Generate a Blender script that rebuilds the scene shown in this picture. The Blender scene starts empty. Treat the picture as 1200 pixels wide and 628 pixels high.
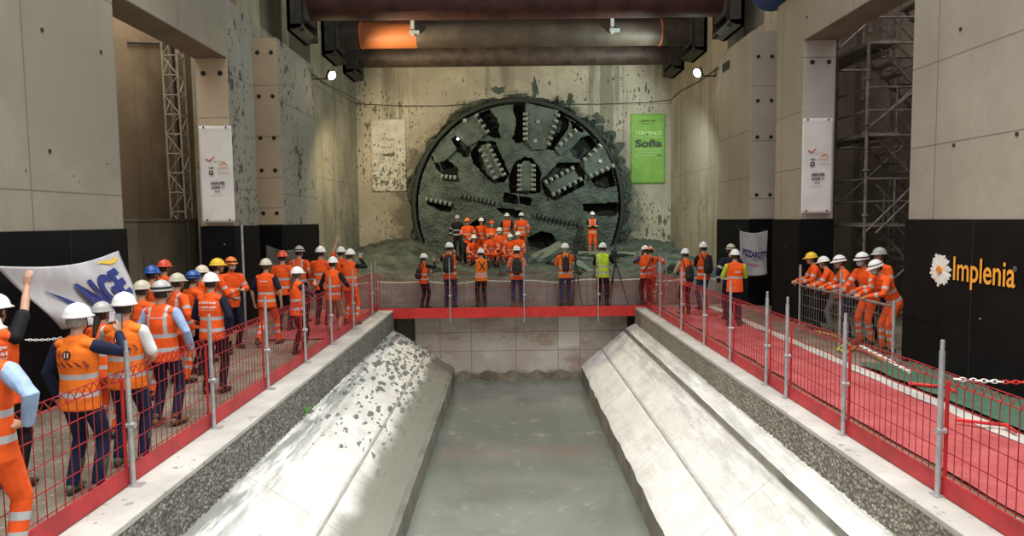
import bpy, bmesh, math, random
import numpy as np
from mathutils import Vector, Matrix
from mathutils.bvhtree import BVHTree
PI = math.pi
rnd = random.Random(11)
scene = bpy.context.scene
C = scene.collection

# ---------------------------------------------------------------- camera frame
F_PX = 800.0
CAM = Vector((0, 0, 2.5))
_r = math.tan(math.radians(0.7))
_yw = Vector((-5, 57, -800)).normalized()
_xw = Vector((1, _r, (-5 + 57 * _r) / 800.0)).normalized()
_zw = _xw.cross(_yw)
ROT = Matrix((_xw, _yw, _zw))          # camera space -> world space

def at(u, v, x=None, y=None, z=None):
    """world point on the given plane seen at photo position (u, v)"""
    d = ROT @ Vector((u - 600, 314 - v, -F_PX))
    if y is not None: k = (y - CAM.y) / d.y
    elif x is not None: k = (x - CAM.x) / d.x
    else: k = (z - CAM.z) / d.z
    return CAM + d * k

# ---------------------------------------------------------------- mesh helpers
class MB:
    def __init__(s): s.v = []; s.f = []
    def add(s, vs, fs):
        n = len(s.v); s.v += [tuple(p) for p in vs]; s.f += [tuple(i + n for i in f) for f in fs]; return s
    def box(s, x0, x1, y0, y1, z0, z1, M=None):
        p = [Vector((x, y, z)) for z in (z0, z1) for y in (y0, y1) for x in (x0, x1)]
        if M: p = [M @ q for q in p]
        return s.add(p, [(0, 2, 3, 1), (4, 5, 7, 6), (0, 1, 5, 4), (2, 6, 7, 3), (0, 4, 6, 2), (1, 3, 7, 5)])
    def cbox(s, c, sx, sy, sz, M=None):
        T = Matrix.Translation(Vector(c)) @ (M.to_4x4() if M else Matrix.Identity(4))
        return s.box(-sx / 2, sx / 2, -sy / 2, sy / 2, -sz / 2, sz / 2, T)
    def rod(s, a, b, r, n=8, r2=None, cap=True):
        a = Vector(a); b = Vector(b); d = (b - a).normalized()
        u = d.cross(Vector((0, 0, 1)) if abs(d.z) < .9 else Vector((1, 0, 0))).normalized(); w = d.cross(u)
        r2 = r if r2 is None else r2
        o = PI / n
        vs = [a + (u * math.cos(2 * PI * i / n + o) + w * math.sin(2 * PI * i / n + o)) * r for i in range(n)]
        vs += [b + (u * math.cos(2 * PI * i / n + o) + w * math.sin(2 * PI * i / n + o)) * r2 for i in range(n)]
        fs = [(i, i + n, (i + 1) % n + n, (i + 1) % n) for i in range(n)]
        if cap: fs += [tuple(range(n)), tuple(reversed(range(n, 2 * n)))]
        return s.add(vs, fs)
    def path(s, pts, r, n=6):
        for a, b in zip(pts, pts[1:]): s.rod(a, b, r, n)
        return s
    def prism(s, prof, y0, y1):
        """profile in x,z extruded along y"""
        n = len(prof)
        vs = [(x, y0, z) for x, z in prof] + [(x, y1, z) for x, z in prof]
        fs = [(i, (i + 1) % n, (i + 1) % n + n, i + n) for i in range(n)]
        fs += [tuple(reversed(range(n))), tuple(range(n, 2 * n))]
        return s.add(vs, fs)
    def lathe(s, prof, n=24, M=None, a0=0, a1=2 * PI):
        m = len(prof); vs = []; full = abs(a1 - a0 - 2 * PI) < 1e-6
        k = n if full else n + 1
        for i in range(k):
            a = a0 + (a1 - a0) * i / n
            for r, z in prof:
                p = Vector((r * math.cos(a), r * math.sin(a), z)); vs.append(M @ p if M else p)
        fs = []
        for i in range(n):
            j = (i + 1) % k
            for q in range(m - 1): fs.append((i * m + q, j * m + q, j * m + q + 1, i * m + q + 1))
        return s.add(vs, fs)
    def grid(s, nx, ny, fn):
        vs = [fn(i / nx, j / ny) for j in range(ny + 1) for i in range(nx + 1)]
        fs = [(j * (nx + 1) + i, j * (nx + 1) + i + 1, (j + 1) * (nx + 1) + i + 1, (j + 1) * (nx + 1) + i) for j in range(ny) for i in range(nx)]
        return s.add(vs, fs)
    def build(s, name, mat, parent=None, smooth=False, bevel=0, fix=True):
        me = bpy.data.meshes.new(name)
        me.from_pydata([tuple(p) for p in s.v], [], s.f)
        if fix:
            bm = bmesh.new(); bm.from_mesh(me)
            bmesh.ops.remove_doubles(bm, verts=bm.verts, dist=1e-5)
            bmesh.ops.recalc_face_normals(bm, faces=bm.faces); bm.to_mesh(me); bm.free()
        if smooth: me.polygons.foreach_set('use_smooth', [True] * len(me.polygons))
        me.update()
        return link(name, me, mat, parent, bevel)

def link(name, me, mat, parent=None, bevel=0):
    o = bpy.data.objects.new(name, me); C.objects.link(o)
    if mat and not me.materials: me.materials.append(mat)
    if parent: o.parent = parent
    if bevel:
        m = o.modifiers.new('b', 'BEVEL'); m.width = bevel; m.segments = 2; m.limit_method = 'ANGLE'
    return o

def tag(o, label=None, cat=None, group=None, kind=None):
    if label: o['label'] = label
    if cat: o['category'] = cat
    if group: o['group'] = group
    if kind: o['kind'] = kind
    return o

def thing(name, label, cat, loc=(0, 0, 0), rz=0, group=None):
    o = bpy.data.objects.new(name, None); C.objects.link(o); o.empty_display_size = .1
    o.location = loc; o.rotation_euler = (0, 0, rz)
    return tag(o, label, cat, group)

def text_mesh(s, width=None, height=None, extrude=.002, shear=0.0, bold=0.0, fit_h=None):
    cu = bpy.data.curves.new('t', 'FONT'); cu.body = s; cu.size = 1; cu.align_x = 'LEFT'
    cu.shear = shear; cu.offset = bold; cu.resolution_u = 4
    o = bpy.data.objects.new('t', cu); C.objects.link(o)
    dg = bpy.context.evaluated_depsgraph_get(); dg.update()
    me = bpy.data.meshes.new_from_object(o.evaluated_get(dg))
    bpy.data.objects.remove(o); bpy.data.curves.remove(cu)
    n = len(me.vertices); co = np.empty(n * 3); me.vertices.foreach_get('co', co); co = co.reshape(-1, 3)
    mn = co.min(0); mx = co.max(0)
    if width and height: sx = width / (mx[0] - mn[0]); sy = height / (mx[1] - mn[1])
    else: sx = sy = width / (mx[0] - mn[0])
    co[:, 0] = (co[:, 0] - mn[0]) * sx; co[:, 1] = (co[:, 1] - mn[1]) * sy; co[:, 2] = 0
    fs = [tuple(p.vertices) for p in me.polygons]
    bpy.data.meshes.remove(me)
    return co, fs

def lettering(s, origin, xdir, updir, width, height, mat, parent, lift=.004, bold=0.0, name='lettering', shear=0):
    """flat printed text whose lower left corner is at origin"""
    co, fs = text_mesh(s, width, height, bold=bold, shear=shear)
    o = Vector(origin); X = Vector(xdir).normalized(); U = Vector(updir).normalized(); Nn = X.cross(U)
    vs = [o + X * c[0] + U * c[1] + Nn * lift for c in co]
    if parent: vs = [p - parent.location for p in vs]
    return MB().add(vs, fs).build(name, mat, parent, fix=False)

# ---------------------------------------------------------------- materials
class NT:
    def __init__(s, name):
        s.m = bpy.data.materials.new(name); s.m.use_nodes = True; s.t = s.m.node_tree
        s.b = s.t.nodes['Principled BSDF']
        s.geo = s.t.nodes.new('ShaderNodeNewGeometry')
        s.P = s.geo.outputs['Position']
        s.sx = s.t.nodes.new('ShaderNodeSeparateXYZ'); s.l(s.P, s.sx.inputs[0])
        s.x, s.y, s.z = s.sx.outputs
    def l(s, a, b): s.t.links.new(a, b)
    def setin(s, i, v):
        if isinstance(v, bpy.types.NodeSocket): s.l(v, i)
        elif isinstance(v, (tuple, list)) and len(v) == 3 and i.type == 'RGBA': i.default_value = (*v, 1)
        else: i.default_value = v
    def warp(s, vec, sc, amt):
        n = s.t.nodes.new('ShaderNodeTexNoise'); s.l(s.P, n.inputs['Vector']); n.inputs['Scale'].default_value = sc
        a = s.t.nodes.new('ShaderNodeVectorMath'); a.operation = 'SCALE'; s.l(n.outputs['Color'], a.inputs[0]); a.inputs['Scale'].default_value = amt
        b = s.t.nodes.new('ShaderNodeVectorMath'); b.operation = 'ADD'; s.l(vec, b.inputs[0]); s.l(a.outputs[0], b.inputs[1]); return b.outputs[0]
    def math(s, op, a, b=0.0, clamp=False):
        n = s.t.nodes.new('ShaderNodeMath'); n.operation = op; n.use_clamp = clamp
        s.setin(n.inputs[0], a); s.setin(n.inputs[1], b); return n.outputs[0]
    def scale(s, v3):
        n = s.t.nodes.new('ShaderNodeVectorMath'); n.operation = 'MULTIPLY'; s.l(s.P, n.inputs[0]); n.inputs[1].default_value = v3; return n.outputs[0]
    def noise(s, sc, det=4, rough=.6, vec=None):
        n = s.t.nodes.new('ShaderNodeTexNoise'); s.l(vec or s.P, n.inputs['Vector'])
        n.inputs['Scale'].default_value = sc; n.inputs['Detail'].default_value = det; n.inputs['Roughness'].default_value = rough
        return n.outputs['Fac']
    def voro(s, sc, vec=None, rand=1.0):
        n = s.t.nodes.new('ShaderNodeTexVoronoi'); s.l(vec or s.P, n.inputs['Vector']); n.inputs['Scale'].default_value = sc
        n.inputs['Randomness'].default_value = rand
        return n.outputs['Distance'], n.outputs['Color']
    def step(s, v, a, b):
        n = s.t.nodes.new('ShaderNodeMapRange'); n.interpolation_type = 'SMOOTHSTEP'
        s.setin(n.inputs[0], v); n.inputs[1].default_value = a; n.inputs[2].default_value = b; return n.outputs[0]
    def mix(s, f, a, b, mode='MIX'):
        n = s.t.nodes.new('ShaderNodeMix'); n.data_type = 'RGBA'; n.blend_type = mode
        s.setin(n.inputs[0], f); s.setin(n.inputs[6], a); s.setin(n.inputs[7], b); return n.outputs[2]
    def joints(s, coord, vals, w=.012):
        out = None
        for v in vals:
            d = s.math('LESS_THAN', s.math('ABSOLUTE', s.math('SUBTRACT', coord, v)), w)
            out = d if out is None else s.math('MAXIMUM', out, d)
        return out
    def bump(s, h, strength=.3, dist=.02):
        n = s.t.nodes.new('ShaderNodeBump'); n.inputs['Strength'].default_value = strength; n.inputs['Distance'].default_value = dist
        s.l(h, n.inputs['Height']); s.l(n.outputs[0], s.b.inputs['Normal'])
    def out(s, col, rough=.8, metal=0.0, spec=None):
        s.setin(s.b.inputs['Base Color'], col); s.setin(s.b.inputs['Roughness'], rough); s.b.inputs['Metallic'].default_value = metal
        if spec is not None: s.b.inputs['Specular IOR Level'].default_value = spec
        return s.m

def plain(name, col, rough=.6, metal=0.0, var=.12, sc=8, bump=0.0, spec=None, emit=0):
    n = NT(name)
    f = n.step(n.noise(sc, 3), .35, .65)
    c = n.mix(f, tuple(x * (1 - var) for x in col), tuple(min(1, x * (1 + var)) for x in col))
    if bump: n.bump(n.noise(sc * 5, 3), bump, .01)
    m = n.out(c, rough, metal, spec)
    if emit: n.b.inputs['Emission Color'].default_value = (*col, 1); n.b.inputs['Emission Strength'].default_value = emit
    return m

def concrete(name, base, dark=.7, sc=.5, joints_y=(), joints_z=(), joints_x=(), splat=0.0, streak=0.0, splat_zmax=5.0, stain=(.05, .05, .04), rough=.85, bump=.15, warm=None, smear=None):
    n = NT(name)
    big = n.step(n.noise(sc, 5, .6), .35, .7)
    fine = n.noise(sc * 14, 4, .7)
    c = n.mix(big, tuple(x * dark for x in base), base)
    c = n.mix(n.math('MULTIPLY', n.step(fine, .45, .75), .25), c, tuple(x * .6 for x in base))
    if warm:
        c = n.mix(n.math('MULTIPLY', n.step(n.noise(sc * 1.7, 3), .5, .7), .5), c, warm)
    if streak:
        sv = n.noise(1.0, 3, .6, n.scale((1.6, 1.6, .12)))
        c = n.mix(n.math('MULTIPLY', n.step(sv, .52, .66), streak), c, tuple(x * .33 for x in base))
    j = None
    for coord, vals in ((n.y, joints_y), (n.z, joints_z), (n.x, joints_x)):
        if vals:
            q = n.joints(coord, vals); j = q if j is None else n.math('MAXIMUM', j, q)
    if j is not None: c = n.mix(n.math('MULTIPLY', j, .65), c, tuple(x * .25 for x in base))
    if splat:
        d, _ = n.voro(3.4, n.warp(n.scale((1, .8, .45)), 5, .18))
        d2, _ = n.voro(8.0, n.warp(n.scale((1, .8, .5)), 12, .08))
        dens = n.step(n.noise(.45, 2), .38, .62)
        hz = n.step(n.z, splat_zmax, splat_zmax - 3.5)
        dens = n.math('MULTIPLY', n.math('ADD', n.math('MULTIPLY', dens, .6), .4), hz)
        th = n.math('MULTIPLY', dens, splat)
        s1 = n.math('LESS_THAN', d, n.math('MULTIPLY', th, .26)); s2 = n.math('LESS_THAN', d2, n.math('MULTIPLY', th, .3)); d3, _ = n.voro(19.0, n.scale((1, 1, .7))); s2 = n.math('MAXIMUM', s2, n.math('LESS_THAN', d3, n.math('MULTIPLY', th, .24)))
        c = n.mix(n.math('MULTIPLY', n.math('MAXIMUM', s1, s2), .85), c, stain)
    if smear:
        dx = n.math('SUBTRACT', n.x, smear[0]); dz = n.math('SUBTRACT', n.z, smear[1])
        ds = n.math('SQRT', n.math('ADD', n.math('MULTIPLY', dx, dx), n.math('MULTIPLY', dz, dz)))
        q = n.math('ADD', ds, n.math('MULTIPLY', n.math('SUBTRACT', n.noise(1.3, 6, .75), .5), 3.2))
        q = n.math('ADD', q, n.math('MULTIPLY', n.z, .13))
        c = n.mix(n.math('MULTIPLY', n.step(q, 5.9, 5.3), .8), c, (.085, .09, .07))
    n.bump(n.math('ADD', fine, n.math('MULTIPLY', n.noise(sc * 60, 2), .4)), bump, .02)
    return n.out(c, rough)

M = {}
BASE = (.45, .425, .375)
M['wall_l'] = concrete('side_wall_concrete', (.365, .335, .27), .70, .35, joints_y=(2.2, 4.7, 7.2, 9.2, 13.6, 16.6, 21.2), joints_z=(2.96, 6.05), streak=.12, splat=.25, splat_zmax=8)
M['wall_r'] = concrete('right_wall_concrete', (.38, .345, .285), .76, .35, joints_y=(2.4, 4.9, 7.4, 10.9, 13.6, 17, 21), joints_z=(3.6, 4.9), streak=.08)
M['pillar_splat'] = concrete('mud_flecked_concrete', (.33, .32, .285), .8, .5, joints_y=(16.8, 21), joints_z=(3.3, 5.9), splat=1.0, splat_zmax=11, stain=(.035, .035, .03))
M['pillar_face_lit'] = concrete('lit_form_concrete', (.66, .53, .38), .88, .8, joints_z=(2.9, 3.75, 4.9, 6.3), streak=.05)  # warm pale tone paints the warm light on the left pillar fronts
M['shaft'] = concrete('shaft_concrete', (.42, .385, .29), .6, .55, joints_z=(4.0, 7.1), streak=.5, splat=.9, splat_zmax=7.5, stain=(.05, .06, .045), bump=.5, warm=(.30, .25, .16))
M['back'] = concrete('headwall_concrete', (.50, .45, .36), .62, .45, joints_x=(-.9, 3.55, 5.0), joints_z=(7.35,), streak=.8, splat=1.05, splat_zmax=10.5, smear=(.46, 3.06), stain=(.06, .065, .05), bump=.35)
M['outer'] = concrete('outer_wall_concrete', (.50, .36, .22), .6, .5, joints_y=(18.3,), streak=.4, bump=.5)
M['outer_r'] = concrete('outer_wall_concrete_grey', (.30, .24, .18), .6, .5, streak=.4, bump=.5)
M['soffit'] = concrete('soffit_concrete', (.28, .22, .17), .7, .6)

def m_black():
    n = NT('black_painted_panel')
    d, _ = n.voro(1.6); big = n.step(n.noise(1.2, 5), .3, .8)
    c = n.mix(big, (.004, .004, .005), (.009, .009, .010))
    c = n.mix(n.math('LESS_THAN', d, .03), c, (.3, .3, .28))
    c = n.mix(n.math('MULTIPLY', n.math('MAXIMUM', n.joints(n.y, (7.3, 9.9, 12.4), .006), n.joints(n.x, (0,), .0)), .5), c, (.06, .06, .06))
    n.bump(n.noise(6, 3), .1); return n.out(c, .6, spec=.12)
M['black'] = m_black()

def m_slab():
    n = NT('cradle_concrete')
    f = n.noise(1.2, 6, .65); f2 = n.noise(14, 4, .7)
    c = n.mix(n.step(f, .3, .7), (.66, .64, .60), (.82, .81, .785))
    c = n.mix(n.math('MULTIPLY', n.step(f2, .5, .75), .4), c, (.38, .37, .33))
    st0 = n.noise(1.0, 5, .7, n.scale((5, 1.1, 5)))
    c = n.mix(n.math('MULTIPLY', n.step(st0, .5, .68), .45), c, (.47, .46, .42))
    pit, _ = n.voro(16); c = n.mix(n.math('MULTIPLY', n.math('LESS_THAN', pit, .10), .55), c, (.25, .245, .22))
    c = n.mix(n.math('MULTIPLY', n.joints(n.y, (8.1, 10.9, 14.6), .010), .45), c, (.25, .24, .21))
    # wet mud drips: more towards the headwall, denser on the left cradle
    d, _ = n.voro(5.5, n.warp(n.scale((1, .36, 1)), 6, .14))
    d2, _ = n.voro(9, n.warp(n.scale((1, .32, 1)), 12, .08))
    left = n.step(n.x, 0.5, -.5)
    far = n.step(n.math('ADD', n.y, n.math('MULTIPLY', n.noise(.5, 3), 5)), 9.5, 18)
    den = n.math('MULTIPLY', n.math('ADD', n.math('MULTIPLY', left, .95), .12), n.math('ADD', n.math('MULTIPLY', far, 1.0), .12))
    sp = n.math('MAXIMUM', n.math('LESS_THAN', d, n.math('MULTIPLY', den, .32)), n.math('LESS_THAN', d2, n.math('MULTIPLY', den, .28)))
    c = n.mix(n.math('MULTIPLY', sp, .85), c, (.07, .08, .07))
    # muddy run-off band above each lip and below each kerb
    wob = n.math('MULTIPLY', n.noise(1.1, 4), .5)
    b1 = n.math('MULTIPLY', n.step(n.math('ADD', n.x, wob), -2.0, -1.75), n.step(n.math('SUBTRACT', n.x, wob), -1.62, -1.86))
    c = n.mix(n.math('MULTIPLY', b1, .9), c, (.21, .20, .165))
    b1b = n.math('MULTIPLY', n.math('MULTIPLY', left, n.step(n.x, -2.15, -1.8)), n.step(n.y, 7, 10))
    c = n.mix(n.math('MULTIPLY', b1b, .8), c, (.19, .185, .155))
    st = n.noise(1.0, 5, .7, n.scale((7, .5, 7)))
    b2 = n.math('MULTIPLY', n.step(n.math('ABSOLUTE', n.x), 2.75, 3.1), n.step(st, .42, .58))
    c = n.mix(n.math('MULTIPLY', b2, n.math('ADD', .35, n.math('MULTIPLY', left, .4))), c, (.10, .115, .10))
    n.bump(n.math('ADD', f2, n.math('MULTIPLY', sp, .4)), .25, .02)
    return n.out(c, .75)
M['slab'] = m_slab()
M['slab_side'] = concrete('lip_side_concrete', (.27, .255, .215), .7, 1.5, streak=.5, bump=.4)
M['groove'] = plain('groove_grey', (.30, .29, .26), .9, sc=4)  # darker grey tone for the groove faces

def m_rough(name, near, far, y0, y1):
    n = NT(name)
    d, cc = n.voro(26); f = n.noise(5, 5, .7)
    c = n.mix(n.step(d, .1, .75), tuple(x * 1.5 for x in near), tuple(x * .5 for x in near))
    c = n.mix(n.math('MULTIPLY', n.step(f, .4, .7), .35), c, tuple(x * .5 for x in near))
    c = n.mix(n.math('MULTIPLY', n.step(n.y, y0, y1), .7), c, far)
    st = n.noise(1, 4, .6, n.scale((1, 3, .3)))
    c = n.mix(n.math('MULTIPLY', n.step(st, .5, .65), .35), c, tuple(x * .5 for x in far))
    n.bump(n.math('ADD', n.math('MULTIPLY', d, -1.2), f), .9, .03)
    return n.out(c, .95)
M['rough_l'] = m_rough('scabbled_kerb_left', (.27, .26, .235), (.19, .18, .155), 9, 19)
M['rough_r'] = m_rough('scabbled_kerb_right', (.36, .33, .28), (.29, .27, .225), 8, 12)
M['kerb_top'] = concrete('kerb_top_concrete', (.58, .56, .52), .72, 1.2, bump=.3, splat=.5, splat_zmax=6, stain=(.25, .25, .22))

def m_ground(name, a, b, c3, wet=.85):
    n = NT(name); f = n.noise(1.1, 6, .7); d, _ = n.voro(14)
    c = n.mix(n.step(f, .35, .65), a, b); c = n.mix(n.step(d, .05, .35), c3, c)
    n.bump(n.math('ADD', f, n.math('MULTIPLY', d, .8)), .6, .04); return n.out(c, wet)
M['gravel'] = m_ground('muddy_gravel', (.12, .10, .07), (.24, .205, .155), (.32, .29, .24))
M['mud'] = m_ground('excavated_mud', (.035, .044, .036), (.10, .118, .097), (.07, .083, .07))
M['mud_face'] = m_ground('mud_coated_steel', (.032, .048, .041), (.095, .125, .106), (.062, .085, .073), .6)
M['mud_dark'] = plain('shaded_mud', (.022, .027, .023), .7, sc=3, bump=.3)  # mud darkened to paint shade behind the pockets and along the rim gap
M['void'] = plain('void_shade', (.006, .007, .006), .9, sc=3)  # near-black colour paints the shade inside cutter pockets and the wall recess
M['mud_light'] = plain('pale_dried_mud', (.17, .2, .165), .8, sc=5, bump=.3)
M['tooth'] = plain('worn_tooth_steel', (.26, .28, .25), .45, .5, sc=6)

def m_water():
    n = NT('muddy_standing_water')
    f = n.noise(.35, 5, .6); f2 = n.noise(2.2, 5, .65)
    c = n.mix(n.step(f, .35, .65), (.155, .17, .145), (.225, .24, .21))
    c = n.mix(n.math('MULTIPLY', n.step(f2, .58, .7), .5), c, (.30, .31, .27))
    d, _ = n.voro(3.2); c = n.mix(n.math('LESS_THAN', d, .035), c, (.5, .5, .46))
    n.bump(n.noise(1.5, 3), .04, .02)
    return n.out(c, n.math('ADD', .07, n.math('MULTIPLY', n.step(f2, .4, .7), .22)), spec=.5)
M['water'] = m_water()

def m_endwall():
    n = NT('trench_end_concrete')
    f = n.noise(.9, 6, .65); f2 = n.noise(9, 4, .7)
    c = n.mix(n.step(f, .35, .65), (.50, .43, .37), (.66, .61, .56))
    c = n.mix(n.math('MULTIPLY', n.step(f2, .5, .7), .4), c, (.72, .69, .64))
    # red laitance stains
    st = n.noise(1, 5, .65, n.scale((.8, .8, 2.2)))
    c = n.mix(n.math('MULTIPLY', n.step(st, .5, .62), .55), c, (.40, .235, .185))
    pale = n.math('MULTIPLY', n.math('MULTIPLY', n.math('GREATER_THAN', n.x, 1.42), n.math('LESS_THAN', n.x, 2.05)), n.math('GREATER_THAN', n.z, -1.2))
    c = n.mix(n.math('MULTIPLY', pale, .6), c, (.80, .80, .77))
    j = n.math('MAXIMUM', n.joints(n.x, (-2.0, -1.1, .2, 1.42, 2.05, 3.0), .012), n.joints(n.z, (-.75, -1.3), .012))
    c = n.mix(n.math('MULTIPLY', j, .5), c, (.12, .1, .09))
    wet = n.step(n.math('ADD', n.z, n.math('MULTIPLY', n.noise(1.5, 4), .35)), -1.7, -1.85)
    c = n.mix(n.math('MULTIPLY', wet, .8), c, (.16, .15, .11))
    n.bump(f2, .3, .02); return n.out(c, .8)
M['endwall'] = m_endwall()
M['parapet'] = concrete('parapet_concrete', (.46, .43, .385), .6, 1.4, joints_x=(-1.3, 2.3, 4.9), streak=.5, bump=.4, warm=(.30, .19, .15))

M['red'] = plain('red_paint', (.72, .035, .03), .45, sc=3, var=.15)
M['leaf'] = plain('weed_leaf', (.16, .42, .05), .6)
M['red_toe'] = plain('dull_red_paint', (.45, .022, .028), .5, sc=3, var=.2)
M['red_dark'] = plain('red_wire_coating', (.36, .022, .026), .5, sc=3)
def m_carpet():
    n = NT('red_walkway_felt'); f = n.noise(1.2, 6, .7)
    c = n.mix(n.step(f, .35, .7), (.36, .055, .06), (.48, .11, .11)); d = n.noise(18, 3)
    c = n.mix(n.math('MULTIPLY', n.step(d, .6, .75), .35), c, (.55, .35, .32)); n.bump(d, .2); return n.out(c, .9)
M['carpet'] = m_carpet()
M['galv'] = plain('galvanised_steel', (.50, .52, .54), .4, .55, sc=12)
M['net'] = plain('green_netting', (.055, .125, .08), .9, sc=6)
M['hose'] = plain('yellow_hose', (.55, .6, .08), .6)
M['strut_red'] = plain('oxide_red_strut', (.065, .02, .016), .55, .0, sc=2, var=.35)
def m_strut2():
    n = NT('grimy_strut_steel'); f = n.noise(1.5, 5, .6)
    c = n.mix(n.step(f, .35, .7), (.05, .036, .028), (.085, .065, .05))
    a = n.math('MULTIPLY', n.math('GREATER_THAN', n.x, -5.2), n.math('LESS_THAN', n.x, -3.2))
    c = n.mix(n.math('MULTIPLY', a, .9), c, (.42, .12, .035))
    return n.out(c, .6)
M['strut2'] = m_strut2()
M['strut3'] = plain('brown_strut_steel', (.06, .038, .03), .6, sc=2, var=.35)
M['steel_dark'] = plain('dark_bracket_steel', (.05, .045, .042), .6, .1, sc=3, var=.3)
M['rust'] = plain('rusty_rebar', (.33, .11, .04), .8, sc=20)
M['orange_ring'] = plain('orange_flange_paint', (.6, .16, .06), .5)
M['blue_duct'] = plain('blue_duct_fabric', (.012, .035, .16), .6)
M['cable'] = plain('black_cable', (.02, .02, .02), .6)
M['scaf'] = plain('scaffold_steel', (.20, .18, .16), .55, .3, sc=5, var=.3)
M['mast'] = plain('pale_mast_steel', (.46, .42, .34), .5, .3)
M['ply'] = concrete('hoarding_board', (.17, .15, .10), .7, 1.2, joints_y=(14.2, 15.4, 16.6, 17.8), streak=.4)
M['white_banner'] = plain('white_banner_cloth', (.80, .79, .77), .7, sc=1.5, var=.06)
M['banner_back'] = M['white_banner']
def m_dirty():
    n = NT('mud_flecked_banner'); d, _ = n.voro(5.5, n.warp(n.scale((1, 1, .6)), 8, .12)); d2, _ = n.voro(12, n.warp(n.scale((1, 1, .6)), 16, .06))
    low = n.math('ADD', n.step(n.z, 7.0, 4.0), .35)
    sp = n.math('MAXIMUM', n.math('LESS_THAN', d, n.math('MULTIPLY', low, .27)), n.math('LESS_THAN', d2, n.math('MULTIPLY', low, .30)))
    c = n.mix(n.step(n.noise(2, 4), .3, .7), (.42, .40, .35), (.58, .56, .50)); c = n.mix(n.math('MULTIPLY', sp, .9), c, (.09, .095, .08))
    return n.out(c, .8)
M['dirty'] = m_dirty()
M['dull_flag'] = plain('dull_flag_cloth', (.16, .155, .14), .8)
M['green_banner'] = plain('green_banner_cloth', (.17, .34, .06), .7, sc=3, var=.08)
M['ink_white'] = plain('white_print', (.82, .82, .80), .6, var=.02)
M['ink_pale'] = plain('pale_green_print', (.5, .68, .32), .7, var=.02)
M['ink_black'] = plain('black_print', (.02, .02, .02), .6, var=.02)
M['ink_red'] = plain('red_print', (.6, .06, .05), .6, var=.02)
M['ink_orange'] = plain('orange_print', (.8, .28, .03), .5, var=.02)
M['ink_sign'] = plain('orange_sign_letters', (.95, .42, .05), .5, var=.02)
M['ink_grey'] = plain('grey_print', (.3, .3, .3), .6, var=.02)
M['ink_navy'] = plain('navy_print', (.015, .03, .20), .6, var=.05)
M['ink_yellow'] = plain('yellow_print', (.85, .55, .05), .6, var=.05)
M['ink_brown'] = plain('dark_brown_print', (.12, .02, .015), .6, var=.05)
M['ink_dull'] = plain('faded_orange_print', (.55, .07, .02), .6, var=.05)
M['banner_grey'] = plain('translucent_flag_cloth', (.50, .49, .52), .7, sc=2, var=.1)
# ================================================================ PEOPLE KIT
def tube(V, Fc, pts, rads, side=Vector((1, 0, 0)), n=10, caps=True, flat0=False):
    m = len(pts); rings = []
    def ring(c, A, B, ra, rb):
        k = len(V)
        for i in range(n):
            a = 2 * PI * i / n
            V.append(c + A * (ra * math.cos(a)) + B * (rb * math.sin(a)))
        rings.append(k)
    R = [(r, r) if not isinstance(r, tuple) else r for r in rads]
    for i, p in enumerate(pts):
        if i == 0: t = pts[1] - pts[0]
        elif i == m - 1: t = pts[-1] - pts[-2]
        else: t = (pts[i + 1] - pts[i]).normalized() + (pts[i] - pts[i - 1]).normalized()
        t = t.normalized()
        A = (side - t * side.dot(t))
        if A.length < 1e-3: A = Vector((0, 1, 0)) - t * t.y
        A.normalize(); B = t.cross(A)
        ra, rb = R[i]; q = min(ra, rb)
        if i == 0 and caps and not flat0:
            ring(p - t * q * .85, A, B, ra * .45, rb * .45); ring(p - t * q * .5, A, B, ra * .84, rb * .84)
        ring(p, A, B, ra, rb)
        if i == m - 1 and caps:
            ring(p + t * q * .5, A, B, ra * .84, rb * .84); ring(p + t * q * .85, A, B, ra * .45, rb * .45)
    for a, b in zip(rings, rings[1:]):
        for i in range(n): Fc.append((a + i, a + (i + 1) % n, b + (i + 1) % n, b + i))
    Fc.append(tuple(rings[0] + i for i in reversed(range(n)))); Fc.append(tuple(rings[-1] + i for i in range(n)))

def ellip(V, Fc, c, rx, ry, rz, Rm=None, n=12, m=8):
    k = len(V); Rm = Rm or Matrix.Identity(3)
    for j in range(1, m):
        b = PI * j / m
        for i in range(n):
            a = 2 * PI * i / n
            V.append(c + Rm @ Vector((rx * math.sin(b) * math.cos(a), ry * math.sin(b) * math.sin(a), rz * math.cos(b))))
    t = len(V); V.append(c + Rm @ Vector((0, 0, rz))); V.append(c - Rm @ Vector((0, 0, rz)))
    for i in range(n): Fc.append((t, k + i, k + (i + 1) % n)); Fc.append((t + 1, k + (m - 2) * n + (i + 1) % n, k + (m - 2) * n + i))
    for j in range(m - 2):
        for i in range(n):
            a = k + j * n + i; b = k + j * n + (i + 1) % n; Fc.append((a, a + n, b + n, b))

def skin(V, Fc, voxel, smooth=3):
    me = bpy.data.meshes.new('tmp'); me.from_pydata([tuple(v) for v in V], [], Fc)
    o = bpy.data.objects.new('tmp', me); C.objects.link(o)
    r = o.modifiers.new('r', 'REMESH'); r.mode = 'VOXEL'; r.voxel_size = voxel; r.use_smooth_shade = True
    s = o.modifiers.new('s', 'SMOOTH'); s.factor = .5; s.iterations = smooth
    dg = bpy.context.evaluated_depsgraph_get()
    out = bpy.data.meshes.new_from_object(o.evaluated_get(dg))
    bpy.data.objects.remove(o); bpy.data.meshes.remove(me)
    co = np.empty(len(out.vertices) * 3, dtype=np.float32); out.vertices.foreach_get('co', co)
    return out, co.reshape(-1, 3)

def set_band(me, val):
    a = me.attributes.new('band', 'FLOAT', 'POINT'); a.data.foreach_set('value', np.ascontiguousarray(val, dtype=np.float32))

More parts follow.
